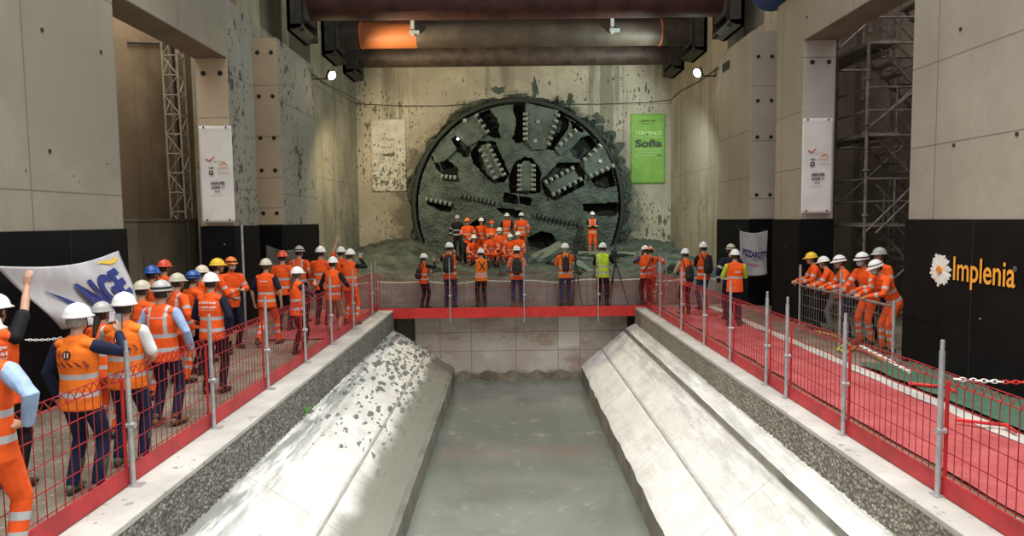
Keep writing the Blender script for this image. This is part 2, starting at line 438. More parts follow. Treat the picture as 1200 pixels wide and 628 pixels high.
_mats = {}
def cloth(col, hivis=False, name=None):
    key = (col, hivis)
    if key in _mats: return _mats[key]
    n = NT(name or ('hi_vis_fabric' if hivis else 'garment_fabric'))
    f = n.noise(7, 3, .6)
    c = n.mix(n.step(f, .3, .7), tuple(x * .8 for x in col), tuple(min(1, x * 1.12) for x in col))
    if hivis:
        at_ = n.t.nodes.new('ShaderNodeAttribute'); at_.attribute_name = 'band'
        c = n.mix(n.math('GREATER_THAN', at_.outputs['Fac'], 0.0), c, (.50, .50, .52))
    n.bump(n.noise(16, 4, .6), .35, .02)
    _mats[key] = n.out(c, .8, spec=.25); return _mats[key]

SKIN = plain('skin', (.52, .30, .21), .55, var=.06, sc=20, spec=.4)
SKIN_D = plain('skin_brown', (.28, .15, .095), .55, var=.06, sc=20, spec=.4)
HAIR = {'dark': plain('dark_hair', (.025, .017, .012), .6, sc=60, var=.3), 'brown': plain('brown_hair', (.09, .05, .028), .6, sc=60, var=.3),
        'grey': plain('grey_hair', (.32, .31, .29), .6, sc=60, var=.2)}
HELM = {k: plain('helmet_' + k, c, .3, var=.03, sc=6) for k, c in dict(white=(.80, .80, .80), beige=(.52, .48, .38), blue=(.02, .09, .38),
        red=(.72, .07, .03), yellow=(.88, .56, .03), orange=(.85, .20, .03), grey=(.42, .42, .41), cream=(.68, .62, .48)).items()}
BLACKP = plain('black_plastic', (.015, .015, .016), .5)
SCREEN = plain('phone_screen', (.30, .36, .42), .15)
MASKM = plain('mask_paper_blue', (.42, .60, .68), .8, var=.04)
EYE = plain('eye_dark', (.02, .015, .012), .2)
BOOT = plain('boot_leather', (.025, .021, .018), .5, sc=20)
BOOT_G = plain('rubber_boot_green', (.085, .10, .075), .45, sc=10)
BOOT_B = plain('boot_leather_brown', (.16, .08, .04), .6, sc=20)
BAG = plain('backpack_nylon', (.012, .012, .014), .7, sc=30, bump=.2)

ORANGE = (.93, .115, .018); ORANGE_L = (.95, .20, .022); YELLOW = (.55, .80, .05)
NAVY = (.010, .013, .032); JEANS = (.028, .05, .11); BLACK = (.012, .012, .014); WHITE = (.72, .72, .74); SKY = (.33, .45, .68)
MAROON = (.09, .015, .025); KHAKI = (.27, .20, .12); BEIGE = (.45, .36, .28); PLUM = (.10, .06, .13); PINK = (.62, .30, .26)

def ik(a, b, l1, l2, pole):
    d = b - a; L = min(d.length, (l1 + l2) * .995); L = max(L, abs(l1 - l2) + .02); d.normalize(); b = a + d * L
    x = (l1 * l1 - l2 * l2 + L * L) / (2 * L); h = math.sqrt(max(0, l1 * l1 - x * x))
    p = pole - d * pole.dot(d)
    if p.length < 1e-4: p = Vector((0, -1, 0)) - d * (-d.y)
    return a + d * x + p.normalized() * h, b

def rotz(a): return Matrix.Rotation(a, 3, 'Z')
def rotx(a): return Matrix.Rotation(a, 3, 'X')

def dist_seg(co, a, b):
    a = np.array(a); b = np.array(b); ab = b - a; t = ((co - a) @ ab) / (ab @ ab); tc = np.clip(t, 0, 1)
    return np.linalg.norm(co - (a + tc[:, None] * ab), axis=1), t * np.linalg.norm(ab)

ARMS = {  # target of the wrist from the shoulder: outward, forward, up ; palm normal hint ; finger direction ; curl
    'down': ((.09, .04, -.50), 'in', None, .35),
    'bent': ((-.08, .30, -.22), 'down', None, .6),
    'rail': ((.0, .36, -.26), 'down', None, .9),
    'phone': ((-.10, .36, .08), 'in', (0, .25, 1), .75),
    'phone_hi': ((-.10, .38, .20), 'in', (0, .3, 1), .75),
    'face': ((-.07, .20, .07), 'in', (0, .3, 1), .8),
    'up': ((.05, .20, .42), 'fwd', (0, .1, 1), .3),
    'cross': ((-.24, .20, -.22), 'back', (-1, .1, .1), .4),
    'hip': ((.12, -.02, -.34), 'in', (-1, .4, -.3), .5),
    'knee': ((.0, .34, -.30), 'down', None, .5),
    'side_in': ((-.05, .18, -.38), 'in', None, .5),
}

PEOPLE = []
def person(label, x, y, z=0.0, rz=0.0, H=1.76, arms=('down', 'down'), stance='stand', lean=0.0, head=(0, 0), twist=0.0,
           top='vest', col=ORANGE, shirt=NAVY, sleeves='long', legs=NAVY, boots='leather', helmet='white', stripe=False,
           hair='dark', skin_m=None, braces=False, mask=False, face=False, voxel=.013, group=None, gender='m', headlamp=False, goggles=False, nvest=None):
    """rz=0 looks along +y (away from the camera)"""
    root = thing('person', label, 'person', (x, y, z), rz, group)
    crouch_h = {'stand': .935, 'crouch': .42, 'kneel': .52, 'sit': .50, 'walk': .92}[stance]
    s = (H - .05) / 1.75
    far = 1.0 if voxel < .011 else (1.35 if voxel < .016 else 1.7)
    sk = skin_m or SKIN
    P = Vector((0, 0, crouch_h * s))
    if stance == 'stand': P.y = -.25 * math.sin(lean) * s
    S = rotz(twist) @ rotx(-lean)                 # spine frame
    up = S @ Vector((0, 0, 1)); sx = S @ Vector((1, 0, 0)); fw = S @ Vector((0, 1, 0))
    def sp(t, f=0.0, l=0.0): return P + (up * t + fw * f + sx * l) * s
    wf = .93 if gender == 'f' else 1.0
    neck = sp(.56, -.005)
    Hd = rotz(head[0] + twist) @ rotx(-head[1])
    hc = sp(.60) + Hd @ Vector((0, .025, .115)) * s
    hx = lambda a, b, c: hc + Hd @ Vector((a, b, c)) * s
    # joints
    arm = {}
    for sd, spec in ((-1, arms[0]), (1, arms[1])):
        if isinstance(spec, str): spec = ARMS[spec]
        (ox, oy, oz), nh, fd, curl = spec
        Y = rotz(twist)
        sh = sp(.475, 0, sd * .178 * wf)
        tgt = sh + (Y @ Vector((sd * ox, oy, oz))) * s
        el, wr = ik(sh, tgt, .285 * s, .255 * s, Y @ Vector((sd * .75, -.35, -.8)))
        fdir = (Y @ Vector((fd[0] * sd if nh != 'x' else fd[0], fd[1], fd[2]))).normalized() if fd else (wr - el).normalized()
        nrm = Y @ {'in': Vector((-sd, .25, 0)), 'down': Vector((0, .2, -1)), 'fwd': Vector((0, 1, 0)), 'back': Vector((0, -1, 0))}[nh]
        arm[sd] = (sh, el, wr, fdir, nrm, curl)
    leg = {}
    for sd in (-1, 1):
        hip = P + Vector((sd * .088, 0, -.02)) * s
        if stance == 'stand': foot = Vector((sd * .115, .02 * sd, .09)); pole = Vector((sd * .1, 1, 0))
        elif stance == 'walk': foot = Vector((sd * .10, .24 * sd, .09 + (.04 if sd < 0 else 0))); pole = Vector((sd * .1, 1, 0))
        elif stance == 'crouch': foot = Vector((sd * .17, .16, .09)); pole = Vector((sd * .55, 1, .5))
        elif stance == 'sit': foot = Vector((sd * .16, .46, .09)); pole = Vector((sd * .3, .6, 1))
        else: foot = Vector((sd * .14, .30 if sd > 0 else -.30, .09)); pole = Vector((sd * .1, 1, .4 if sd > 0 else -.9))
        foot = foot * s; foot.z = .09 * s if stance != 'walk' else foot.z
        kn, an = ik(hip, foot, .435 * s, .43 * s, pole)
        leg[sd] = (hip, kn, an)
    # ---------------- body: one continuous skin
    V = []; Fc = []
    ellip(V, Fc, hx(0, -.005, .03), .077 * s, .094 * s, .098 * s, Hd)
    ellip(V, Fc, hx(0, .028, -.045), .058 * s, .062 * s, .07 * s, Hd)
    ellip(V, Fc, hx(0, .075, -.088), .024 * s, .022 * s, .02 * s, Hd, 8, 6)      # chin
    tube(V, Fc, [hx(0, .082, .022), hx(0, .104, -.018)], [.011 * s, .017 * s], Hd @ Vector((1, 0, 0)), 8)   # nose
    tube(V, Fc, [hx(-.038, .076, .036), hx(.038, .076, .036)], [.013 * s, .013 * s], Hd @ Vector((0, 0, 1)), 8)  # brow
    tube(V, Fc, [hx(-.022, .086, -.048), hx(.022, .086, -.048)], [.009 * s, .009 * s], Hd @ Vector((0, 0, 1)), 8)  # lips
    for sd in (-1, 1): ellip(V, Fc, hx(sd * .079, -.008, -.01), .012 * s, .02 * s, .032 * s, Hd, 8, 6)
    tube(V, Fc, [sp(.50, -.01), neck, hx(0, -.01, -.06)], [.062 * s, .054 * s, .052 * s], sx)
    tube(V, Fc, [sp(-.04), sp(.12), sp(.30), sp(.44), sp(.50)], [(.145 * s, .095 * s), (.125 * s, .085 * s), (.145 * s, .095 * s), (.15 * s, .075 * s), (.09 * s, .06 * s)], sx)
    for sd in (-1, 1):
        sh, el, wr, fd, nr, curl = arm[sd]
        tube(V, Fc, [sh, sh.lerp(el, .5), el, el.lerp(wr, .4), wr], [.05 * s, .043 * s, .036 * s, .036 * s, .025 * s])
        nr = (nr - fd * nr.dot(fd)).normalized(); ac = fd.cross(nr)
        # hand
        pm = wr + fd * .045 * s
        tube(V, Fc, [wr + fd * .01, pm, wr + fd * .088 * s], [(.028 * s, .018 * s), (.038 * s, .0155 * s), (.040 * s, .0135 * s)], ac, 10)
        thumb_side = sd
        for k, (off, ln) in enumerate(((.030, .072), (.0105, .082), (-.0095, .077), (-.029, .060))):
            base = wr + fd * .088 * s + ac * off * 1.05 * s * thumb_side
            pts = [base]; d = fd.copy(); ang = curl * (.75 + .08 * k)
            for q in (.42, .32, .26):
                d = Matrix.Rotation(ang * .75, 3, ac) @ d
                pts.append(pts[-1] + d.normalized() * ln * q * s)
            rr = .0088 * s * min(far, 1.25)
            tube(V, Fc, pts, [rr * 1.05, rr, rr * .95, rr * .82], ac, 8)
        tb = wr + fd * .028 * s + ac * .030 * s * thumb_side
        td = (fd * .72 + ac * .62 * thumb_side + nr * .35).normalized()
        tube(V, Fc, [tb, tb + td * .035 * s, tb + td * .036 * s + (fd * .85 + nr * .4).normalized() * .036 * s], [.0135 * s, .0115 * s, .0095 * s], ac, 8)
        hip, kn, an = leg[sd]
        tube(V, Fc, [hip, hip.lerp(kn, .5), kn, kn.lerp(an, .35), an], [.078 * s, .064 * s, .048 * s, .05 * s, .036 * s])
        tube(V, Fc, [an + Vector((0, -.03, -.045)) * s, an + Vector((0, .06, -.055)) * s, an + Vector((sd * .01, .14, -.062)) * s], [(.032 * s, .025 * s), (.036 * s, .022 * s), (.036 * s, .016 * s)])
    me, co = skin(V, Fc, voxel if voxel < .011 else min(voxel, .012), 2)
    body = link('body', me, sk, root)
    # ---------------- trousers
    V = []; Fc = []
    shorts = len(legs) == 2
    lc = legs[0] if shorts else legs
    tube(V, Fc, [sp(-.06), sp(.0), sp(.13)], [(.15 * s, .115 * s), (.165 * s, .12 * s), (.145 * s, .105 * s)], sx, 14)
    for sd in (-1, 1):
        hip, kn, an = leg[sd]
        if shorts: tube(V, Fc, [hip, hip.lerp(kn, .55), kn + (an - kn) * .05], [.095 * s, .09 * s, .082 * s])
        else: tube(V, Fc, [hip, hip.lerp(kn, .5), kn, kn.lerp(an, .5), an + (an - kn).normalized() * -.0 * s], [.098 * s, .084 * s, .068 * s, .062 * s, .056 * s])
    me, co = skin(V, Fc, voxel, 3)
    hv = lc == ORANGE
    if hv:
        b = np.full(len(co), -1.0)
        for sd in (-1, 1):
            hip, kn, an = leg[sd]; d, t = dist_seg(co, kn, an)
            q = np.maximum(.028 - np.abs(t / s - .12), .028 - np.abs(t / s - .25)); b = np.where(d < .12 * s, np.maximum(b, q), b)
        set_band(me, b)
    link('shorts' if shorts else 'trousers', me, cloth(lc, hv), root)
    # ---------------- boots
    for sd in (-1, 1):
        hip, kn, an = leg[sd]; V = []; Fc = []
        g = an + Vector((0, 0, -.09 * s)); tip = Vector((sd * .18, 1, 0)).normalized()
        if stance == 'kneel' and sd < 0: g = an + Vector((0, -.03, -.07 * s))
        zz = Vector((0, 0, 1)); bs = Vector((1, 0, 0))
        tube(V, Fc, [g + tip * -.055 * s + zz * .048 * s, g + zz * .05 * s, g + tip * .09 * s + zz * .042 * s, g + tip * .165 * s + zz * .032 * s],
             [(.040 * s, .046 * s), (.043 * s, .048 * s), (.050 * s, .040 * s), (.044 * s, .030 * s)], bs)
        hgt = .30 if boots == 'rubber' else .13
        tube(V, Fc, [g + zz * .06 * s, g.lerp(kn, hgt / .5) if boots == 'rubber' else g + zz * hgt * s], [.050 * s, (.068 if boots == 'rubber' else .052) * s], bs)
        me, co = skin(V, Fc, max(voxel, .009), 2); link('boot', me, {'rubber': BOOT_G, 'brown': BOOT_B}.get(boots, BOOT), root)
    # ---------------- upper garments
    def torso(V, Fc, e, hem=-.10, shoulder=True):
        w = wf
        tube(V, Fc, [sp(hem), sp(.05), sp(.18), sp(.33), sp(.44), sp(.50)],
             [(.170 * s * w + e, .122 * s + e), (.158 * s * w + e, .110 * s + e), (.148 * s * w + e, .100 * s + e), (.165 * s * w + e, .112 * s + e), (.170 * s * w + e, .098 * s + e), (.105 * s + e, .075 * s + e)], sx, 16, flat0=True)
        if shoulder:
            tube(V, Fc, [arm[-1][0] + up * .004, sp(.50, -.005), arm[1][0] + up * .004], [(.062 * s + e, .055 * s + e * .7), (.07 * s + e, .06 * s + e * .6), (.062 * s + e, .055 * s + e * .7)], fw, 12)
    def bands(co, e, lines, brace):
        rel = (co - np.array(P)) / s; t = rel @ np.array(up); l = rel @ np.array(sx)
        b = np.full(len(co), -1.0)
        for q in lines: b = np.maximum(b, .025 - np.abs(t - q))
        if brace: b = np.maximum(b, np.where(t > lines[-1], .020 - np.abs(np.abs(l) - .105), -1))
        return b
    jacket = top == 'jacket'
    V = []; Fc = []
    torso(V, Fc, .012 if jacket else .002, -.12 if jacket else -.05)
    for sd in (-1, 1):
        sh, el, wr, *_ = arm[sd]; e = .012 if jacket else .004
        if sleeves == 'long' or jacket:
            tube(V, Fc, [sh, sh.lerp(el, .5), el, el.lerp(wr, .5), wr + (wr - el).normalized() * -.01], [.064 * s + e, .056 * s + e, .049 * s + e, .043 * s + e, .037 * s + e])
        else: tube(V, Fc, [sh, sh.lerp(el, .5), sh.lerp(el, .82)], [.062 * s + e, .058 * s + e, .055 * s + e])
    tube(V, Fc, [sp(.50), sp(.548, .0)], [.075 * s, .066 * s], sx)          # collar
    me, co = skin(V, Fc, voxel, 3)
    if jacket:
        b = bands(co, 0, (.06, .24), braces)
        for sd in (-1, 1):
            sh, el, wr, *_ = arm[sd]
            dt, _t = dist_seg(co, sp(0), sp(.45))
            for A_, B_, pos in ((sh, el, .17), (el, wr, .12)):
                d, t = dist_seg(co, A_, B_); near = (d < .075 * s) & (dt > .16 * s)
                q = np.where((t > -.02) & (t < (B_ - A_).length + .02), .025 - np.abs(t / s - pos), -1)
                b = np.where(near, np.maximum(q, np.where(near, -1, b)) if pos else q, b)
        set_band(me, b)
        up_o = link('jacket', me, cloth(col, True), root)
    else:
        link('shirt', me, cloth(shirt), root)
        V = []; Fc = []; torso(V, Fc, .026, -.12, False)
        a0, a1 = arm[-1][0], arm[1][0]; mid = sp(.50, -.005)
        tube(V, Fc, [a0.lerp(mid, .12) + up * .012, mid, a1.lerp(mid, .12) + up * .012], [(.075 * s, .055 * s), (.085 * s, .062 * s), (.075 * s, .055 * s)], fw, 12)
        me, co = skin(V, Fc, voxel, 2); set_band(me, bands(co, 0, nvest or (.03, .20), braces))
        up_o = link('vest', me, cloth(col, True), root)
    # ---------------- hair, helmet, face
    V = []; Fc = []
    if helmet:
        ellip(V, Fc, hx(0, -.018, .0), .084 * s, .092 * s, .095 * s, Hd, 16, 10)
        mb = MB(); mb.v = [tuple(v) for v in V]
        inv = Hd.transposed()
        keep = [f for f in Fc if all((inv @ (V[i] - hc)).y < .035 * s and (inv @ (V[i] - hc)).z > (-.075 if gender == 'm' else -.12) * s for i in f)]
        mb.f = keep; mb.build('hair', HAIR[hair], root, smooth=True)
        if gender == 'f':
            V = []; Fc = []; tube(V, Fc, [hx(0, -.08, -.03), hx(0, -.10, -.10), sp(.44, -.125)], [.045 * s, .042 * s, .025 * s]); me, co = skin(V, Fc, .01, 1); link('hair', me, HAIR[hair], root)
        helm = MB(); n = 28; prof = []
        m = 9; base = -.012
        def hp(a, q):
            # q 0 brim edge .. 1 crown
            ca, sa = math.cos(a), math.sin(a)     # sa>0 is the front
            rx, ry, rz_ = .108, .132, .118
            if q < 0: return None
            b = q * PI / 2
            rib = 1 + .035 * math.exp(-(ca / .22) ** 2) * math.sin(b) ** .5
            return Vector((rx * math.cos(b) * ca, ry * math.cos(b) * sa - .004, rz_ * math.sin(b) * rib + .045))
        vs = []
        for i in range(n):
            a = 2 * PI * i / n; ca, sa = math.cos(a), math.sin(a)
            pk = max(0, sa) ** 2.2
            rim = hp(a, 0)
            vs.append(rim + Vector((ca * -.008, sa * -.008, -.006)))
            vs.append(rim + Vector((ca * (.012 + .004 * pk), sa * (.012 + .045 * pk), -.018 - .012 * pk)))
            vs.append(rim + Vector((ca * (.014 + .004 * pk), sa * (.014 + .047 * pk), -.010 - .010 * pk)))
            vs.append(rim + Vector((ca * .002, sa * .004, .004)))
            for j in range(1, m): vs.append(hp(a, j / m))
        k = 4 + m - 1
        vs.append(Vector((0, -.004, .118 * 1.035 + .045)))
        fs = [(i * k + j, ((i + 1) % n) * k + j, ((i + 1) % n) * k + j + 1, i * k + j + 1) for i in range(n) for j in range(k - 1)]
        fs += [(i * k + k - 1, ((i + 1) % n) * k + k - 1, n * k) for i in range(n)]
        helm.add([hc + Hd @ v * s for v in vs], fs); ho = helm.build('helmet', HELM[helmet], root, smooth=True)
        if stripe:
            st = MB(); st.lathe([(.985, .22), (.955, .36)], 28); st.v = [(v[0] * 1.02, v[1] * 1.02, v[2]) for v in st.v]; st.v = [tuple(hc + Hd @ Vector((v[0] * .108, v[1] * .132 - .004, v[2] * .118 + .045)) * s) for v in st.v]
            st.build('stripe', BLACKP, ho, fix=False)
        MB().path([hx(-.090, .0, .03), hx(-.083, .02, -.05), hx(-.03, .055, -.112), hx(.03, .055, -.112), hx(.083, .02, -.05), hx(.090, .0, .03)], .0045 * s * far, 6).build('chin_strap', BLACKP, root)
        if headlamp:
            hl = MB().cbox(hx(0, .145, .07), .05, .03, .035, Hd); hl.build('headlamp', BLACKP, ho, bevel=.004)
        if goggles:
            go = MB(); go.lathe([(1.0, .0), (1.06, .02), (1.06, .2), (1.0, .22)], 28)
            go.v = [tuple(hc + Hd @ Vector((v[0] * .112, v[1] * .136, v[2] * .12 + .055)) * s) for v in go.v]; go.build('goggle_strap', BLACKP, root)
    if face or mask:
        for sd in (-1, 1):
            V = []; Fc = []; ellip(V, Fc, hx(sd * .031, .083, .014), .012 * s, .007 * s, .007 * s, Hd, 8, 6)
            mb = MB(); mb.v = [tuple(v) for v in V]; mb.f = Fc; mb.build('eye', EYE, root, smooth=True)
    if mask:
        V = []; Fc = []; ellip(V, Fc, hx(0, .046, -.042), .063 * s, .070 * s, .060 * s, Hd, 14, 10)
        inv = Hd.transposed(); mb = MB(); mb.v = [tuple(v) for v in V]
        mb.f = [f for f in Fc if all((inv @ (V[i] - hc)).y > .035 * s for i in f)]; mb.build('face_mask', MASKM if mask is True else mask, root, smooth=True)
    hands = {sd: arm[sd][2] + arm[sd][3] * .09 * s for sd in (-1, 1)}
    rec = dict(root=root, top=up_o, hands={k: rotz(rz) @ v + Vector((x, y, z)) for k, v in hands.items()}, sp=sp, s=s, rz=rz, P=P, S=S, hx=hx,
               W=lambda v: rotz(rz) @ Vector(v) + Vector((x, y, z)))
    PEOPLE.append(rec); return rec

def print_back(p, s, l, t, w, h, mat, bold=0.0, part='printed_text', shape=None):
    """print on the back of a garment; l, t = lower left corner in metres (right, above pelvis)"""
    o = p['top']; me = o.data
    if 'bvh' not in p:
        bm = bmesh.new(); bm.from_mesh(me); p['bvh'] = BVHTree.FromBMesh(bm); bm.free()
    if shape is None: co, fs = text_mesh(s, w, h, bold=bold)
    else: co, fs = shape
    vs = []
    sxv = p['S'] @ Vector((1, 0, 0)); upv = p['S'] @ Vector((0, 0, 1)); fwv = p['S'] @ Vector((0, 1, 0))
    for c in co:
        q = p['P'] + sxv * (l + c[0]) + upv * (t + c[1])
        hit = p['bvh'].ray_cast(q - fwv * .6, fwv)
        hp_ = hit[0] if hit[0] is not None else q - fwv * .14
        vs.append(hp_ - fwv * .005)
    return MB().add(vs, fs).build(part, mat, o, fix=False)

def disc_shape(cx, cy, r, n=20, ring=0):
    if ring:
        co = [(cx + q * math.cos(2 * PI * i / n), cy + q * math.sin(2 * PI * i / n)) for q in (r, r - ring) for i in range(n)]
        return co, [(i, (i + 1) % n, n + (i + 1) % n, n + i) for i in range(n)]
    co = [(cx + r * math.cos(2 * PI * i / n), cy + r * math.sin(2 * PI * i / n)) for i in range(n)]
    return co + [(cx, cy)], [(i, (i + 1) % n, n) for i in range(n)]

def hold_phone(p, hand, label, tilt=0.0, landscape=False):
    h = p['hands'][hand]; o = thing('phone', label, 'phone', (0, 0, 0))
    fwd = rotz(p['rz']) @ Vector((0, 1, 0)); right = rotz(p['rz']) @ Vector((1, 0, 0))
    Mx = Matrix((right, fwd, Vector((0, 0, 1)))).transposed()
    w, hh = (.15, .075) if landscape else (.075, .15)
    c = h + Vector((0, 0, .03)) - right * hand * .012
    o.location = c
    MB().cbox((0, 0, 0), w, .010, hh, Mx).build('case', BLACKP, o, bevel=.003)
    MB().cbox(Mx @ Vector((0, -.0058, 0)), w * .92, .001, hh * .94, Mx).build('screen', SCREEN, o)
    return o

def backpack(p, label, w=.28, h=.44, d=.15, mat=None, t0=.06):
    o = thing('backpack', label, 'backpack', tuple(p['root'].location), p['rz'])
    S, P, s = p['S'], p['P'], p['s']
    def q(l, b, t): return P + S @ Vector((l, b, t)) * s
    V = []; Fc = []
    tube(V, Fc, [q(0, -.15 - d / 2, t0 + .04), q(0, -.15 - d / 2, t0 + h * .4), q(0, -.145 - d * .42, t0 + h * .8), q(0, -.14 - d * .35, t0 + h)],
         [(w / 2 * .9 * s, d / 2 * s), (w / 2 * s, d / 2 * 1.05 * s), (w / 2 * .92 * s, d / 2 * .9 * s), (w / 2 * .6 * s, d / 2 * .6 * s)], S @ Vector((1, 0, 0)), 14)
    me, co = skin(V, Fc, .014, 2); link('bag_body', me, mat or BAG, o)
    V = []; Fc = []
    tube(V, Fc, [q(0, -.15 - d, t0 + .08), q(0, -.15 - d * 1.02, t0 + h * .42)], [(w * .36 * s, .035 * s), (w * .36 * s, .035 * s)], S @ Vector((1, 0, 0)), 12)
    me, co = skin(V, Fc, .014, 2); link('front_pocket', me, mat or BAG, o)
    for sd in (-1, 1):
        mb = MB(); pts = [q(sd * .10, -.15, t0 + h * .85), q(sd * .105, -.06, .545), q(sd * .115, .06, .545), q(sd * .13, .155, .40), q(sd * .16, .10, .20), q(sd * .16, -.10, .10)]
        mb.path(pts, .017 * s, 6); mb.build('shoulder_strap', mat or BAG, o, smooth=True)
    MB().path([q(-.03, -.17, t0 + h), q(0, -.17, t0 + h + .05), q(.03, -.17, t0 + h)], .008, 6).build('carry_loop', mat or BAG, o)
    return o
WORLD = 0.62; E_TOP = 1700; EXPO = 0.0
# ================================================================ THE SETTING
XL, XR = -6.35, 6.8
YB = 29.6
def struct(mb, name, mat, parent=None, **k):
    o = mb.build(name, mat, parent, **k)
    if not parent: o['kind'] = 'structure'
    return o

# left frame of columns and lintel
w = MB(); w.box(-7.1, XL, -4, 11.34, 0, 7.6); w.box(-7.1, XL, 15.9, 17.45, 0, 7.6)
w.box(-7.1, XL, 11.34, 15.9, 6.25, 7.6)
wl = struct(w, 'wall_left', M['wall_l'])
struct(MB().box(-7.08, XL - .002, 15.885, 15.9, 2.43, 6.25).box(-7.1, XL, 19.385, 19.4, 2.43, 7.6), 'trim_1', M['pillar_face_lit'])
p2 = struct(MB().box(-7.1, XL, 19.4, 22.9, 0, 7.6), 'pillar_left', M['pillar_splat'])
struct(MB().box(XL, XL + .006, 15.9, 17.45, 2.43, 7.59), 'trim_2', M['pillar_splat'])
struct(MB().box(-7.09, XL - .01, 11.35, 15.88, 6.235, 6.25), 'trim_3', M['soffit'])
# right frame
w = MB(); w.box(XR, 7.55, -4, 11.57, 0, 7.7); w.box(XR, 7.55, 15.86, 17.4, 0, 7.7); w.box(XR, 7.55, 11.57, 15.86, 6.5, 7.7)
wr = struct(w, 'wall_right', M['wall_r'])
struct(MB().box(XR, 7.55, 19.2, 22.1, 0, 7.6), 'pillar_right', M['wall_r'])
struct(MB().box(XR + .002, 7.53, 15.845, 15.86, 2.43, 6.5).box(XR, 7.55, 19.185, 19.2, 2.43, 7.6), 'trim_4', concrete('lit_grey_form_concrete', (.58, .54, .50), .88, .8, joints_z=(3.0, 4.6, 6.1), streak=.05))  # right pillar fronts coloured paler to carry the light falling on them
struct(MB().box(XR + .01, 7.54, 11.58, 15.84, 6.485, 6.5), 'trim_5', M['soffit'])
# black painted lower zone
b = MB()
for x0, x1 in ((XL, XL + .035), (XR - .035, XR)):
    R = x0 > 0
    b.box(x0, x1, -4, 11.34 if not R else 11.57, 0, 2.42)
    b.box(x0, x1, 15.86, 17.43, 0, 2.42); b.box(x0, x1, 19.17, 22.9 if not R else 22.1, 0, 2.42)
b.box(-7.1, XL + .035, 15.83, 15.865, 0, 2.42); b.box(-7.1, XL + .035, 19.33, 19.37, 0, 2.42)
b.box(XR - .035, 7.55, 15.79, 15.825, 0, 2.42); b.box(XR - .035, 7.55, 19.13, 19.17, 0, 2.42)
b.box(-7.1, XL + .035, 11.34, 11.375, 0, 2.42); b.box(XR - .035, 7.55, 11.57, 11.605, 0, 2.42)
b.box(-7.13, -7.1, 8, 17.4, 0, 2.42).box(7.55, 7.58, 8, 17.4, 0, 2.42) if False else None
struct(b, 'wall_cladding', M['black'])
# shaft walls, head wall, galleries
struct(MB().box(-7.1, -6.42, 22.9, YB, -1, 13.2).box(-7.9, -7.1, 17.5, YB, 0, 13.2), 'wall_left_shaft', M['shaft'])
struct(MB().box(7.05, 7.9, 22.1, YB, -1, 13.2).box(7.56, 7.9, 17.4, 22.1, 0, 13.2), 'wall_right_shaft', concrete('right_shaft_concrete', (.47, .42, .33), .72, .5, joints_z=(4.2,), joints_y=(24.6, 27), streak=.4, splat=.75, splat_zmax=6.0, stain=(.06, .065, .05), bump=.4))
struct(MB().box(-7.2, 7.9, YB, YB + .5, -3, 13.2), 'wall_back', M['back'])
struct(MB().box(-9.8, -9.4, 5, 21.4, 0, 9).box(-9.4, -7.9, 21, 21.4, 0, 9).box(-9.4, -7.1, 5, 5.3, 0, 9), 'wall_left_outer', M['outer'])
struct(MB().box(10.6, 11, 5, 21.4, 0, 9).box(7.9, 10.6, 21, 21.4, 0, 9).box(7.55, 10.6, 5, 5.3, 0, 9), 'wall_right_outer', M['outer_r'])
struct(MB().box(-8, 8, 22, YB + .5, 13.2, 13.6), 'ceiling', M['outer'])
# bare joint marks and tie holes
h = MB()
rot = Matrix.Rotation(PI / 2, 4, 'X')
def holes(mb, pts, axis, r=.045):
    for p in pts:
        a = Vector(p); d = {'x': Vector((.012, 0, 0)), '-x': Vector((-.012, 0, 0)), 'y': Vector((0, -.012, 0))}[axis]
        mb.rod(a, a + d, r, 10)
for zz in (2.75, 3.95, 4.85, 6.0, 7.2): holes(h, [(-6.52, 19.385, zz), (-6.9, 19.385, zz)], 'y', .06)
holes(h, [(-6.52, 15.885, 5.9), (-6.9, 15.885, 5.9)], 'y', .06)
for zz in (3.1, 4.7, 5.7, 6.9): holes(h, [(6.98, 19.185, zz), (7.36, 19.185, zz)], 'y', .055)
holes(h, [(7.0, 15.845, 6.0), (7.38, 15.845, 6.0)], 'y', .055)
holes(h, [at(1126, 34, x=XR), at(1118, 170, x=XR), at(1192, 157, x=XR), at(946, 20, x=XR)], '-x', .03)
holes(h, [at(49, 35, x=XL), at(58, 177, x=XL), at(118, 61, x=XL)], 'x', .03)
struct(h, 'trim_6', M['ink_black'])
o = MB().box(XR - .02, XR, 21.1, 21.75, 7.0, 7.25).build('recess_shade', M['void']); o['kind'] = 'structure'  # flat dark box on the pillar; the recess shade is its colour

# ground
ZW = -2.1
struct(MB().box(-9.8, -3.72, -4, 30, -3, -.01), 'floor_left', M['gravel'])
struct(MB().box(3.9, 11, -4, 30, -3, -.01), 'floor_right', M['gravel'])
def kerb(side):
    x0, x1 = (-3.72, -3.23) if side < 0 else (3.53, 3.98)
    xf = x1 if side < 0 else x0
    zb = -.58 if side < 0 else -.52
    struct(MB().box(x0, x1, -4, 19.05, -.06, .0), 'kerb_top', M['kerb_top'], bevel=.01)
    struct(MB().box(x0 if side < 0 else x0 + .04, x1 - .04 if side < 0 else x1, -4, 19.05, -3, -.06), 'kerb_core', M['kerb_top'])
    r2 = random.Random(5 + side)
    def fn(u, v):
        y = -1 + 20.05 * u; z = zb - .1 + (-.05 - zb + .1) * v
        k = 1 if side < 0 else (1 if y < 12 else .3)
        return (xf - side * 0 + (-side) * (-.02 + .028 * r2.random() * k), y, z)
    struct(MB().grid(560, 14, fn), 'kerb_face', M['rough_l'] if side < 0 else M['rough_r'], fix=False)
kerb(-1); kerb(1)
